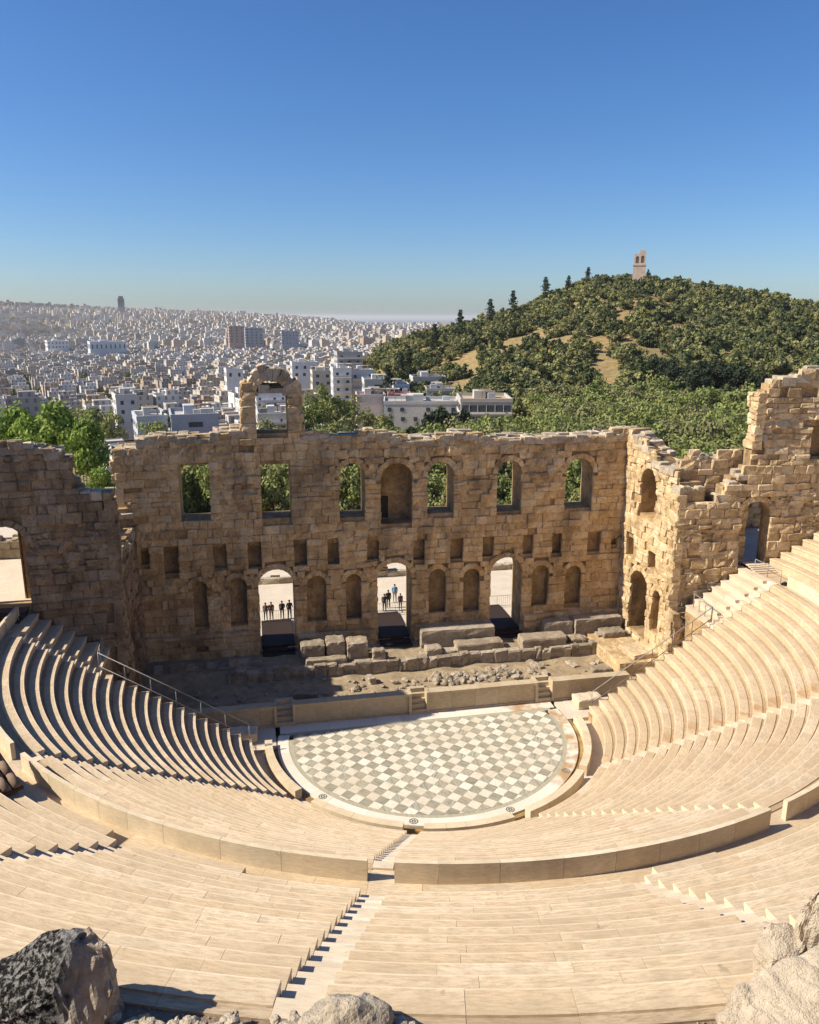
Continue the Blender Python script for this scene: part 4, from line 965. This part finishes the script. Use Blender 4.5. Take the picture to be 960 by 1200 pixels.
def tree(kind, var, loc, sc, label, group, name='tree', rz=None):
    e = empty(name, loc, rng.uniform(0, 6.3) if rz is None else rz); w_ = (sc[0]+sc[1])/2
    cz = min(sc[2], w_*1.25) if kind != 'cyp' else sc[2]; up_ = (sc[2]-cz)*1.3       # tall trees keep a round crown on a longer trunk
    o = link('crown', CR[kind][var % len(CR[kind])], e, (0, 0, up_)); o.scale = (sc[0], sc[1], cz); o = link('trunk', TK[kind], e); o.scale = (w_, w_, cz+up_); return tag(e, label, 'tree', group)
# candidates over the valley and the hill
cand = []
def visible(x, y, z):
    v = np.array([x, y, z])-CAM; f = v@FW
    return f > 1 and abs(v@RT)/f < .60 and abs(v@UP)/f < .8
for _ in range(6000):
    a = rng.uniform(8.5, 43); d = math.sqrt(rng.uniform(225**2, 500**2)); x, y = CX+d*math.sin(R(a)), CY+d*math.cos(R(a))
    n = .55*mnoise.noise((x*.028, y*.028, 7.7))+.9*mnoise.noise((x*.11, y*.11, 1.1))
    px = 480+FPX*math.tan(R(a)-YAW); bare = .20*math.exp(-((px-630)/110)**2)*math.exp(-((d-350)/48)**2)-.5*smooth(415, 440, d)
    if n+bare > (.09 if px < 780 else .22): continue
    z = ground(x, y); s_ = rng.choice((rng.uniform(1.1, 2.2), rng.uniform(2., 3.4), rng.uniform(3., 4.6)))*(1.15 if d < 300 else 1)
    if math.hypot(x-197, y-363) < 16: s_ *= .5
    cand.append((s_/d, 'far', x, y, z, s_, d))
for _ in range(1700):
    a = rng.uniform(-20, 43); d = math.sqrt(rng.uniform(90**2, 236**2)); x, y = CX+d*math.sin(R(a)), CY+d*math.cos(R(a))
    if y < 43 or (a < 1 and d > 132) or (1 <= a < 7 and d > 178): continue
    if a < 20.5 and d > 178: continue
    cand.append((0, 'round', x, y, ground(x, y), rng.uniform(2.6, 3.6) if d < 132 else rng.uniform(3.8, 6.2), d))
keep = []
for t in cand:
    s_ = t[5]/t[6]
    keep.append((s_*(1 if visible(*t[2:5]) else .0), *t[1:]))
keep.sort(key=lambda t: -t[0]); pts = {}
hero_v = hero_h = 0
for t in keep:
    s_, kind, x, y, z, sc, d = t; var = rng.randrange(3); k2 = kind
    if kind == 'round' and rng.random() < .12: k2 = 'pine'
    scl = (sc*rng.uniform(.85, 1.2), sc*rng.uniform(.85, 1.2), sc*rng.uniform(.8, 1.15)*(1.25 if k2 == 'pine' else 1))
    if kind == 'round' and s_ > 0 and hero_v < 170: hero_v += 1; tree(k2, var, (x, y, z), scl, 'dense green tree in the belt of trees behind the stage wall', 'trees behind the stage wall')
    elif kind == 'far' and s_ > 0 and hero_h < 120: hero_h += 1; tree('far', var, (x, y, z), scl, 'dark green tree on the slope of the wooded hill', 'trees on the wooded hill')
    else: pts.setdefault((kind, var), []).append((x, y, z, scl, rng.uniform(0, 6.3)))
# bigger umbrella pines in front of the hill and cypresses on the ridge
for px, py, d, s_ in ((800,432,262,7.2),(832,428,262,7.8),(858,432,262,7.),(880,440,258,6.4),(815,446,250,6.),(775,442,270,6.)):
    p = at(px, py, d); z = ground(p[0], p[1]); tree('pine', 1, (p[0], p[1], z), (s_, s_, max(6., (p[2]-z)/1.1)), 'dark umbrella pine in the clump above the road at the foot of the hill', 'umbrella pines at the foot of the hill', 'pine_tree')
for i, (px, py, d, h) in enumerate(((470,365,330,11),(480,364,335,11),(510,362,380,8),(540,352,420,7),(575,346,430,6),(602,335,440,6),(640,322,450,5),(455,395,290,8),(690,312,455,5),(605,372,430,4),(540,487,175,4.4),(760,315,458,3.5),(667,322,452,4.5))):
    p = at(px, py, d); z = ground(p[0], p[1]); H = p[2]-z
    if H < 2: H = h; 
    H = min(max(H, h*.6), 16)
    tree('cyp', 0, (p[0], p[1], z), (H*.62, H*.62, H/1.78), 'slim dark cypress in front of the modern office block' if py == 487 else 'slim dark cypress on the shoulder of the wooded hill', None if py == 487 else 'cypresses on the hill shoulder', 'cypress_tree')
# bright tree left of the stage wall and shrubs near it
for px, py, d, s_, lb in ((50,474,105,5.3,'big bright green tree behind the dark retaining wall'), (92,492,100,3.9,'bright green tree between the big bright tree and the stage wall'), (15,480,112,5.1,'bright green tree at the left edge of the picture'), (117,546,88,1.7,'small light green shrub beside the end of the stage wall')):
    p = at(px, py, d); z = ground(p[0], p[1]); H = p[2]-z; tree('bright', 0 if s_ > 3 else 1, (p[0], p[1], z), (s_, s_, H/1.35), lb, None)
for px, py, d, s_ in ((385,452,185,5.2),(368,462,180,4.2),(410,465,190,4.4),(355,470,175,4)):
    p = at(px, py, d); z = ground(p[0], p[1]); tree('round', 1, (p[0], p[1], z), (s_, s_, (p[2]-z)/1.35), 'tall olive green tree right of the freestanding arch', 'tall trees right of the arch')
for i, px in enumerate((205,222,240,255,300,318,335,350,395,415,195,265)):
    p = at(px, 536+rng.uniform(-6, 6), 104+rng.uniform(-5, 6)); z = ground(p[0], p[1]); s_ = rng.uniform(3., 3.8)
    tree('round', i, (p[0], p[1], z), (s_, s_, (p[2]-z)/1.35), 'leafy tree seen through the left-hand windows of the stage wall', 'trees seen through the windows')
# far street trees among the houses
for i, (px, py, d) in enumerate(((112,430,420),(60,440,380),(50,448,360),(128,452,330),(205,462,330),(232,434,520),(200,436,500),(300,437,480),(110,440,420),(127,486,205),(520,482,260),(150,415,700),(180,412,720),(430,480,215),(450,486,205),(350,372,2200),(250,395,1100),(640,455,330))):
    p = at(px, py, d); z = ground(p[0], p[1]); H = min(max(p[2]-z, 6), 12); s_ = rng.uniform(3.2, 4.8)
    tree('far' if d > 250 else 'round', i, (p[0], p[1], z), (s_, s_, H/1.3), 'green tree standing between the city buildings', 'street trees in the city')
for i in range(60):
    a = rng.uniform(-19, 6); d = rng.uniform(178, 520); x, y = CX+d*math.sin(R(a)), CY+d*math.cos(R(a)); s_ = rng.uniform(3., 5.)
    if a > 0 and d < 235: continue
    tree('far' if d > 260 else 'round', i, (x, y, ground(x, y)), (s_, s_, rng.uniform(6.5, 9.5)), 'green tree standing between the city buildings', 'street trees in the city')
# the remaining woodland: scattered instances, one object per crown shape
def scatter(name, mesh, plist, label):
    src = bpy.data.objects.new('crown_source', mesh)
    me = bpy.data.meshes.new(name); me.from_pydata([(p[0], p[1], p[2]) for p in plist], [], [])
    a = me.attributes.new('scl', 'FLOAT_VECTOR', 'POINT'); a.data.foreach_set('vector', np.array([p[3] for p in plist], np.float32).ravel())
    b = me.attributes.new('rot', 'FLOAT_VECTOR', 'POINT'); b.data.foreach_set('vector', np.array([(0, 0, p[4]) for p in plist], np.float32).ravel())
    o = link(name, me); tag(o, label, 'woodland', kind='stuff')
    g = bpy.data.node_groups.new('scatter', 'GeometryNodeTree'); g.interface.new_socket('Geometry', in_out='INPUT', socket_type='NodeSocketGeometry'); g.interface.new_socket('Geometry', in_out='OUTPUT', socket_type='NodeSocketGeometry')
    gi, go = g.nodes.new('NodeGroupInput'), g.nodes.new('NodeGroupOutput'); ip = g.nodes.new('GeometryNodeInstanceOnPoints'); oi = g.nodes.new('GeometryNodeObjectInfo'); oi.inputs[0].default_value = src
    na1 = g.nodes.new('GeometryNodeInputNamedAttribute'); na1.data_type = 'FLOAT_VECTOR'; na1.inputs[0].default_value = 'scl'
    na2 = g.nodes.new('GeometryNodeInputNamedAttribute'); na2.data_type = 'FLOAT_VECTOR'; na2.inputs[0].default_value = 'rot'
    er = g.nodes.new('FunctionNodeEulerToRotation'); g.links.new(na2.outputs[0], er.inputs[0])
    g.links.new(gi.outputs[0], ip.inputs['Points']); g.links.new(oi.outputs['Geometry'], ip.inputs['Instance']); g.links.new(na1.outputs[0], ip.inputs['Scale']); g.links.new(er.outputs[0], ip.inputs['Rotation']); g.links.new(ip.outputs[0], go.inputs[0])
    o.modifiers.new('scatter', 'NODES').node_group = g
for (kind, var), pl_ in pts.items():
    scatter('hill_woodland' if kind == 'far' else 'valley_woodland', CR[kind][var], pl_, 'dense green woodland covering the hill' if kind == 'far' else 'mass of green trees in the valley behind the stage wall')

# ------------------------------------------------------------------ city
def mat_city():
    m = NT('city_wall_paint'); r = m.attr(); uv = m.n('UVMap').outputs[0]; s = m.n('SeparateXYZ'); m.set(s.inputs[0], uv)
    base = m.ramp(r, [(0., (.62,.595,.555)), (.27, (.49,.45,.39)), (.47, (.58,.50,.40)), (.62, (.31,.295,.275)), (.74, (.72,.70,.66)), (.84, (.44,.32,.23)), (.93, (.53,.43,.28))], 'CONSTANT')
    fu = m.math('FRACT', m.math('DIVIDE', s.outputs[0], 2.9)); fv = m.math('FRACT', m.math('DIVIDE', s.outputs[1], 3.1))
    win = m.math('MULTIPLY', m.math('MULTIPLY', m.math('GREATER_THAN', fu, .32), m.math('LESS_THAN', fu, .68)), m.math('MULTIPLY', m.math('GREATER_THAN', fv, .28), m.math('LESS_THAN', fv, .78)))
    wl = m.math('GREATER_THAN', s.outputs[1], .01)
    n = m.noise(m.pos(), .12, 4); c = m.mix(m.math('MULTIPLY', n, .5), base, m.mix(.5, base, (.3,.28,.25)))
    c = m.mix(m.math('MULTIPLY', m.math('MULTIPLY', win, wl), .62), c, (.07,.07,.075)); return m.col(c)
CITY = mat_city()
def mat_roof():
    m = NT('flat_roof'); r = m.attr(); c = m.ramp(r, [(0., (.44,.41,.37)), (.35, (.32,.29,.25)), (.6, (.52,.48,.42)), (.75, (.24,.22,.20)), (.88, (.38,.19,.12))], 'CONSTANT')
    n = m.noise(m.pos(), .5, 4); return m.col(m.mix(m.math('MULTIPLY', n, .4), c, (.25,.23,.21)))
ROOF = mat_roof()
def house(mb, cx, cy, z0, z1, wx, wy, rz, rw, rr, win=True, par=.9):
    c, s = math.cos(rz), math.sin(rz); T = lambda x, y, z: (cx+x*c-y*s, cy+x*s+y*c, z); hx, hy = wx/2, wy/2
    P = [(-hx,-hy),(hx,-hy),(hx,hy),(-hx,hy)]; V = [T(x, y, z) for z in (z0, z1+par) for x, y in P]; H = z1-z0
    H0 = 3.1*math.ceil((H+par)/3.1); F = []; U = []
    for k in range(4):
        j = (k+1) % 4; L = wx if k % 2 == 0 else wy; F.append((k, j, 4+j, 4+k))
        U.append([(0, -(H0)+0*H), (L, -H0), (L, 0.), (0, 0.)] if not win else [(.35, .02), (.35+L, .02), (.35+L, .02+H+par), (.35, .02+H+par)])
    mb.add(V, F, rw, U, 0)
    t = .25; V2 = [T(x*(hx-t)/hx, y*(hy-t)/hy, z1) for x, y in P]; mb.add(V2, [(0, 1, 2, 3)], rr, m=1)
    V3 = [T(x*(hx-t)/hx, y*(hy-t)/hy, zz) for zz in (z1, z1+par) for x, y in P]; mb.add(V3, [(4+k, 4+(k+1) % 4, (k+1) % 4, k) for k in range(4)], rw, [[(0, -9)]*4]*4, 0)
    Vt = [T(x, y, z1+par) for x, y in P]+[T(x*(hx-t)/hx, y*(hy-t)/hy, z1+par) for x, y in P]
    mb.add(Vt, [(k, (k+1) % 4, 4+(k+1) % 4, 4+k) for k in range(4)], rw, [[(0, -9)]*4]*4, 0)
def pent(mb, cx, cy, z1, wx, wy, rz, rw, g):
    c, s = math.cos(rz), math.sin(rz); k = g.uniform(.3, .6); ox, oy = g.uniform(-.2, .2)*wx, g.uniform(-.2, .2)*wy
    house(mb, cx+ox*c-oy*s, cy+ox*s+oy*c, z1, z1+2.7, wx*k, wy*g.uniform(.3, .55), rz, rw, g.random(), par=.15)
def clear(x, y, taken, rad):
    for (a, b, r) in taken:
        if (a-x)**2+(b-y)**2 < (r+rad)**2: return False
    return True
taken = []; PANEL = mat_simple('solar_glass', (.05,.06,.09), (.04,.05,.07), 1, .02, .3)
GRID = R(14)
# prominent buildings read from the view: px0, px1, roof py, distance, wall tone, roof tone, yaw, label, floors shown
WINM = NT('dark_window_glass'); WINM.rough(.2); WING = WINM.col((.07,.075,.08)); FRM = mat_simple('white_paint', (.70,.69,.66), (.6,.59,.56), 1, .05, .7)
def unit_box(name, mat, sx=1, sy=1, sz=1):
    mb = MB(); mb.box(-.5*sx, .5*sx, -.5*sy, .5*sy, -.5*sz, .5*sz); me = bpy.data.meshes.new(name); me.from_pydata(mb.v, [], mb.f); me.materials.append(mat); return me
UBW, UBF = unit_box('window', WING), unit_box('balcony', FRM)
PAINT = {}
def paint(c):
    if c not in PAINT: PAINT[c] = mat_simple('painted_render', c, tuple(x*.86 for x in c), .25, .1, .85)
    return PAINT[c]
def big(px0, px1, py, py1, d, depth, colr, label, rz=GRID*0, floors=3, bays=4, balc=False, roofc=(.45,.42,.38), glass=False, name='apartment_building', cat='building', group=None):
    a, b = at(px0, py, d), at(px1, py, d); wdt = np.linalg.norm(b-a); v = (b-a)/wdt; rz = math.atan2(v[1], v[0])+rz; ctr = (a+b)/2; nv = np.array([-math.sin(rz), math.cos(rz), 0])
    zt = ctr[2]; zb = ground(ctr[0], ctr[1])-1; ctr = ctr+nv*depth/2; taken.append((ctr[0], ctr[1], max(wdt, depth)*.45))
    e = empty(name, (ctr[0], ctr[1], zb), rz); tag(e, label, cat, group); H = zt-zb; hw, hd = wdt/2, depth/2
    mb = MB(); mb.box(-hw, hw, -hd, hd, 0, H-.9); mb.build('wall', paint(colr), e)
    mb = MB(); t = .25
    for x0, x1, y0, y1 in ((-hw-.1, hw+.1, -hd-.1, -hd+t), (-hw-.1, hw+.1, hd-t, hd+.1), (-hw-.1, -hw+t, -hd+t+.001, hd-t-.001), (hw-t, hw+.1, -hd+t+.001, hd-t-.001)): mb.box(x0, x1, y0, y1, H-.95, H)
    mb.build('roof_parapet', paint(colr), e); mb = MB(); mb.box(-hw+t, hw-t, -hd+t, hd-t, H-.89, H-.8); mb.build('roof', paint(roofc), e)
    mb = MB(); mb.box(-hw*.4, hw*.05, -hd*.1, hd*.5, H-.8, H+1.3); mb.build('penthouse', paint(tuple(min(.75, c*1.05) for c in colr)), e)
    fh = (py1-py)/FPX*d/math.cos(R(7))/floors
    for q in range(4 if d < 700 else 0):
        mb = MB(); x, y = rng.uniform(-.8, .8)*hw, rng.uniform(-.7, .7)*hd; a_ = rng.uniform(.5, 1.6)
        if q % 2: mb.box(x-a_, x+a_, y-a_*.6, y+a_*.6, H-.8, H+rng.uniform(.2, 1.2)); mb.build('roof_unit', paint(rng.choice(((.5,.49,.47), (.62,.6,.57), (.35,.3,.26)))), e)
        else: mb.box(x-1.8, x+1.8, y-1.3, y+1.3, H+1.3, H+1.45); [mb.box(x+u_*1.6-.06, x+u_*1.6+.06, y+v_*1.1-.06, y+v_*1.1+.06, H-.8, H+1.3) for u_ in (-1, 1) for v_ in (-1, 1)]; mb.build('awning', paint(rng.choice(((.6,.58,.52), (.3,.2,.14), (.55,.5,.42)))), e)
    for f in range(floors):
        zc = H-1.2-fh*(f+.45)
        if zc < 1: break
        if glass:
            o = link('window_band', UBW, e, (0, -hd-.03, zc)); o.scale = (wdt*.94, .12, fh*.58); o = link('window_band', UBW, e, (-hw-.03, 0, zc)); o.scale = (.12, depth*.9, fh*.58)
            for q in range(1, bays): o = link('mullion', UBF, e, (-hw+wdt*q/bays, -hd-.1, zc)); o.scale = (.12, .12, fh*.58)
            o = link('ledge', UBF, e, (0, -hd-.35, zc-fh*.42)); o.scale = (wdt*1.0, .7, .35); continue
        for q in range(bays):
            if rng.random() < .22: continue
            x = -hw+wdt*(q+.5)/bays+rng.uniform(-.3, .3); o = link('window', UBW, e, (x, -hd-.02, zc)); o.scale = (wdt/bays*.30, .12, fh*.42)
        for q in range(max(1, int(depth/4))):
            y = -hd+depth*(q+.5)/max(1, int(depth/4)); o = link('window', UBW, e, (-hw-.02, y, zc)); o.scale = (.12, 1.4, fh*.48)
        if balc:
            o = link('balcony', UBF, e, (0, -hd-.7, zc-fh*.42)); o.scale = (wdt*.96, 1.4, .22); o = link('balcony_rail', UBF, e, (0, -hd-1.36, zc-fh*.24)); o.scale = (wdt*.96, .08, fh*.26)
    return e
W_, CR_, GY, BG = (.76,.74,.70), (.62,.56,.46), (.42,.41,.39), (.46,.49,.52)
BIG = [(265,285,432,462,480,12,W_,'plain white narrow block left of the freestanding arch',.12,3,2,0),(390,412,431,466,330,11,W_,'white apartment block with wide balconies right of the arch',.1,4,2,1),(412,438,433,468,335,10,W_,'white apartment block joined to the balcony block',.1,3,3,1),
 (395,425,412,430,400,12,GY,'dark grey block above the white balcony block',.15,3,3,1),(427,462,444,468,300,12,(.56,.55,.52),'blank pale wall of the house beside the white blocks',.1,2,1,0),(462,480,450,470,290,10,W_,'narrow white house beside the red roof',.1,2,2,0),
 (484,523,441,458,310,11,(.52,.51,.49),'pale house with a long roof terrace below the hill',.15,2,5,0),(500,540,455,474,270,12,(.55,.52,.46),'cream low house with terrace clutter behind the office block',.1,2,4,0),(418,452,462,482,240,10,(.60,.50,.45),'low pinkish house with reddish roof terrace',.05,1,2,0),
 (450,540,470,492,225,14,(.55,.55,.52),'long low office wing with dark windows',.04,2,6,0),(160,196,487,512,190,12,BG,'blue-grey blank house wall at the left of the stage wall',.1,2,1,0),(200,256,485,512,185,14,BG,'wide blue-grey house with blank wall behind the stage wall',.05,2,1,0),
 (135,160,462,492,240,11,(.6,.58,.54),'pale house beside the stepped white house',.1,3,2,0),
 (300,345,460,480,270,14,W_,'white apartment house seen through the freestanding arch',.05,3,5,1),
 (302,342,484,500,215,12,(.6,.58,.52),'pale house just behind the freestanding arch',.05,2,5,1),(342,372,424,440,420,12,W_,'white penthouse block right of the arch top',.1,2,3,0),(366,390,434,450,390,12,CR_,'cream block right of the arch',.1,2,2,0),
 
 (105,148,400,410,1300,45,(.55,.6,.63),'long pale flat-roofed hall in the far city',.1,1,8,0),(268,286,382,400,1500,25,(.45,.33,.28),'red-brown tower block in the far city',.1,6,3,0),(287,308,384,402,1550,28,(.42,.43,.44),'grey tower block beside the red-brown one in the far city',.1,6,4,0),(330,350,388,402,1500,30,(.36,.37,.4),'wide dark grey block in the far city',.05,5,5,0),(55,80,399,407,1500,40,W_,'long white block in the far left of the city',.1,2,6,0)]
for b in BIG: big(*b[:8], rz=b[8], floors=b[9], bays=b[10], balc=bool(b[11]))
big(540, 601, 467, 494, 205, 16, (.50,.46,.40), 'modern office block with dark glass bands below the hill', rz=.10, floors=2, bays=6, roofc=(.45,.36,.24), glass=True, name='office_building')
e = big(455, 482, 461, 470, 262, 8, (.5,.2,.16), 'small house with a red roof terrace among the white houses', rz=.05, floors=1, bays=2, roofc=(.5,.12,.09))
# far skyscraper
p0, p1 = at(138, 347, 5200), at(144.5, 347, 5200); wd = np.linalg.norm(p1-p0); c0 = (p0+p1)/2; zb = ground(c0[0], c0[1])-5
e = empty('skyscraper', (c0[0], c0[1], zb), -.1); tag(e, 'lone grey skyscraper on the skyline', 'skyscraper'); mb = MB(); mb.box(-wd/2, wd/2, -wd/2, wd/2, 0, c0[2]-zb-14); mb.build('tower', paint((.22,.24,.27)), e)
mb = MB(); mb.box(-wd*.36, wd*.36, -wd*.36, wd*.36, c0[2]-zb-14, c0[2]-zb); mb.build('crown_floor', paint((.2,.22,.25)), e)
for k in range(12): o = link('window_band', UBW, e, (0, -wd/2-.3, 12+k*(c0[2]-zb-30)/12)); o.scale = (wd*.94, 1., 2.2)
# the rest: 260 nearest as single houses, the others as one mass
cells = []
g = random.Random(21)
def in_city(a, d):
    if a < -20 or a > 13.5: return False
    if a > 9.2 and d < 620 or a > 7. and d < 420 or a > 12 and d < 1200: return False
    return not (a < -11.5 and d < 195 or a > 0 and d < 235 or d < 165)
ga = R(17); gc, gs = math.cos(ga), math.sin(ga)
for i in range(-60, 60):                                   # near city: tight lots along narrow streets
    for j in range(-60, 90):
        lx = i*12.2+(i//3)*7.+g.uniform(-.8, .8); ly = j*11.4+(j//4)*6.5+g.uniform(-.8, .8)
        x, y = CX+lx*gc-ly*gs, CY+lx*gs+ly*gc; d = math.hypot(x-CX, y-CY); a = math.degrees(math.atan2(x-CX, y-CY))
        if d > 900 or not in_city(a, d): continue
        if g.random() < .05: continue
        cells.append((d, x, y, g.uniform(9.5, 12.6), g.uniform(9., 11.8), a, ga+g.choice((0, 0, 0, R(90)))))
t = 0
while t < 9500:
    t += 1; a = g.uniform(-19.5, 13.5); d = 880*math.exp(g.random()*math.log(7200/880.))
    if not in_city(a, d): continue
    k = 1+.25*math.log(d/880); x, y = CX+d*math.sin(R(a)), CY+d*math.cos(R(a))
    cells.append((d, x, y, g.uniform(8, 17)*k, g.uniform(8, 15)*k, a, ga+.22*mnoise.noise((x*.0015, y*.0015, 5))))
cells.sort(); grid = {}; cnt = 0; far = MB(); CS = 40.
for d, x, y, wx, wy, a, rz in cells:
    if d < 900 and not clear(x, y, taken, max(wx, wy)*.42): continue
    if a > 4 and d < 1000 and ground(x, y) > -22: continue
    z0 = ground(x, y)-2; H = g.choice((2, 3, 3, 4, 4, 5, 6))*3.1 if d < 1200 else g.choice((3, 4, 5, 5, 6, 6))*3.1; H += 2
    if d > 1500 and g.random() < .05: H *= 1.6
    rw, rr = g.random(), g.random()
    if d < 330: H = min(H, g.uniform(4, 9))
    if cnt < 260:
        mb = MB(); house(mb, 0, 0, 0, H, wx, wy, 0, rw, rr); o = mb.build('city_building', [CITY, ROOF], uv=True); o.location = (x, y, z0); o.rotation_euler.z = rz
        tone = 'white' if rw < .3 or .74 <= rw < .9 else 'cream' if rw < .64 else 'grey' if rw < .74 else 'tan'
        tag(o, '%s flat-roofed building in the near city' % tone, 'building', '%s buildings of the near city' % tone)
        mb = MB(); pent(mb, 0, 0, H, wx, wy, 0, rw, g); mb.build('penthouse', [CITY, ROOF], o, uv=True)
        for q_ in range(g.randrange(1, 5)):
            k_ = g.randrange(4); mb = MB()
            if k_ == 0: mb.box(-.8, .8, -.5, .5, H+.3, H+1.2); nm_ = 'water_tank'
            elif k_ == 1: mb.tube((0, 0, H), (0, 0, H+g.uniform(2., 4.)), .06, n=5); mb.tube((-.6, 0, H+1.9), (.6, 0, H+1.9), .04, n=5); nm_ = 'antenna'
            elif k_ == 2:
                mb.add([(-1.6,-1.,H+.4),(1.6,-1.,H+.4),(1.6,1.,H+1.3),(-1.6,1.,H+1.3),(-1.6,-1.,H+.3),(1.6,-1.,H+.3),(1.6,1.,H+1.2),(-1.6,1.,H+1.2)], [(0,1,2,3),(7,6,5,4),(0,4,5,1),(1,5,6,2),(2,6,7,3),(3,7,4,0)]); nm_ = 'solar_panel'
            else: mb.box(-1.8, 1.8, -1.4, 1.4, H+2.2, H+2.35); [mb.box(u_-.07, u_+.07, v_-.07, v_+.07, H, H+2.2) for u_ in (-1.6, 1.6) for v_ in (-1.2, 1.2)]; nm_ = 'pergola'
            q = mb.build(nm_, {'water_tank': FRM, 'antenna': METAL, 'solar_panel': PANEL, 'pergola': g.choice((FRM, WOODB, TERRA))}[nm_], o); q.location = (g.uniform(-.32, .32)*wx, g.uniform(-.32, .32)*wy, 0)
        cnt += 1
    else:
        house(far, x, y, z0, z0+H, wx, wy, rz, rw, rr, par=.7)
        if d < 3500: pent(far, x, y, z0+H, wx, wy, rz, rw, g)
o = far.build('distant_city', [CITY, ROOF], kind='stuff', uv=True); tag(o, 'dense pale city stretching to the horizon', 'city')

cg = []
for i in range(1500):
    a = g.uniform(-19.5, 12); d = 420*math.exp(g.random()*math.log(4200/420.)); x, y = CX+d*math.sin(R(a)), CY+d*math.cos(R(a))
    if a > 8 and d < 700: continue
    k = g.uniform(3, 6)*(1+.3*math.log(d/420)); cg.append((x, y, ground(x, y)+g.uniform(3, 8), (k, k, k*1.2), g.uniform(0, 6)))
scatter('city_greenery', CR['far'][1], cg, 'scattered green treetops between the distant city buildings')
# ------------------------------------------------------------------ monument on the hill
pm = at(749, 321, 458); zb = ground(pm[0], pm[1])-.5; zb = min(zb, pm[2]-.5); mo = empty('hilltop_monument', (pm[0], pm[1], zb), -.46); tag(mo, 'pale ruined marble monument standing on top of the wooded hill', 'monument')
MM = mat_simple('monument_marble', (.58,.46,.36), (.46,.34,.26), .5, .3, .85); hb = pm[2]-zb
Fm = lambda u, v, ww: (u, -ww, v)
mb = MB(); mb.box(-3.3, 3.3, 0, 3.2, 0, hb+4.3); mb.build('lower_storey', MM, mo)
mb = MB(); mb.box(-3.55, 3.55, -.25, 3.4, hb+4.3, hb+5.0); mb.build('cornice', MM, mo)
mb = MB(); strip_core(mb, Fm, -3.0, 3.0, hb+5., lin([(-3,hb+10.3),(-.4,hb+10.3),(-.3,hb+12.2),(2.3,hb+12.2),(3,hb+11.4)]), [(-2.2,-.5,hb+5.6,hb+9.2,'a',1.),(.5,2.2,hb+5.6,hb+9.4,'a',1.)], 0, -1.2, 0); strip_core(mb, Fm, -3.0, 3.0, hb+5., lin([(-3,hb+10.3),(-.4,hb+10.3),(-.3,hb+12.2),(3,hb+12)]), [], -1.2, -3, 0); mb.build('upper_storey', MM, mo)

# ------------------------------------------------------------------ haze
mb = MB(); mb.box(-42000, 42000, -42000, 42000, -136, 72)
hm = bpy.data.materials.new('haze_air'); hm.use_nodes = True; hn = hm.node_tree; hn.nodes.remove(hn.nodes['Principled BSDF'])
pv_ = hn.nodes.new('ShaderNodeVolumePrincipled'); pv_.inputs['Density'].default_value = 5.5e-5; pv_.inputs['Color'].default_value = (.98, .97, .96, 1); pv_.inputs['Anisotropy'].default_value = .2
hn.links.new(pv_.outputs[0], hn.nodes['Material Output'].inputs['Volume'])
mb.build('haze', hm, kind='stuff')
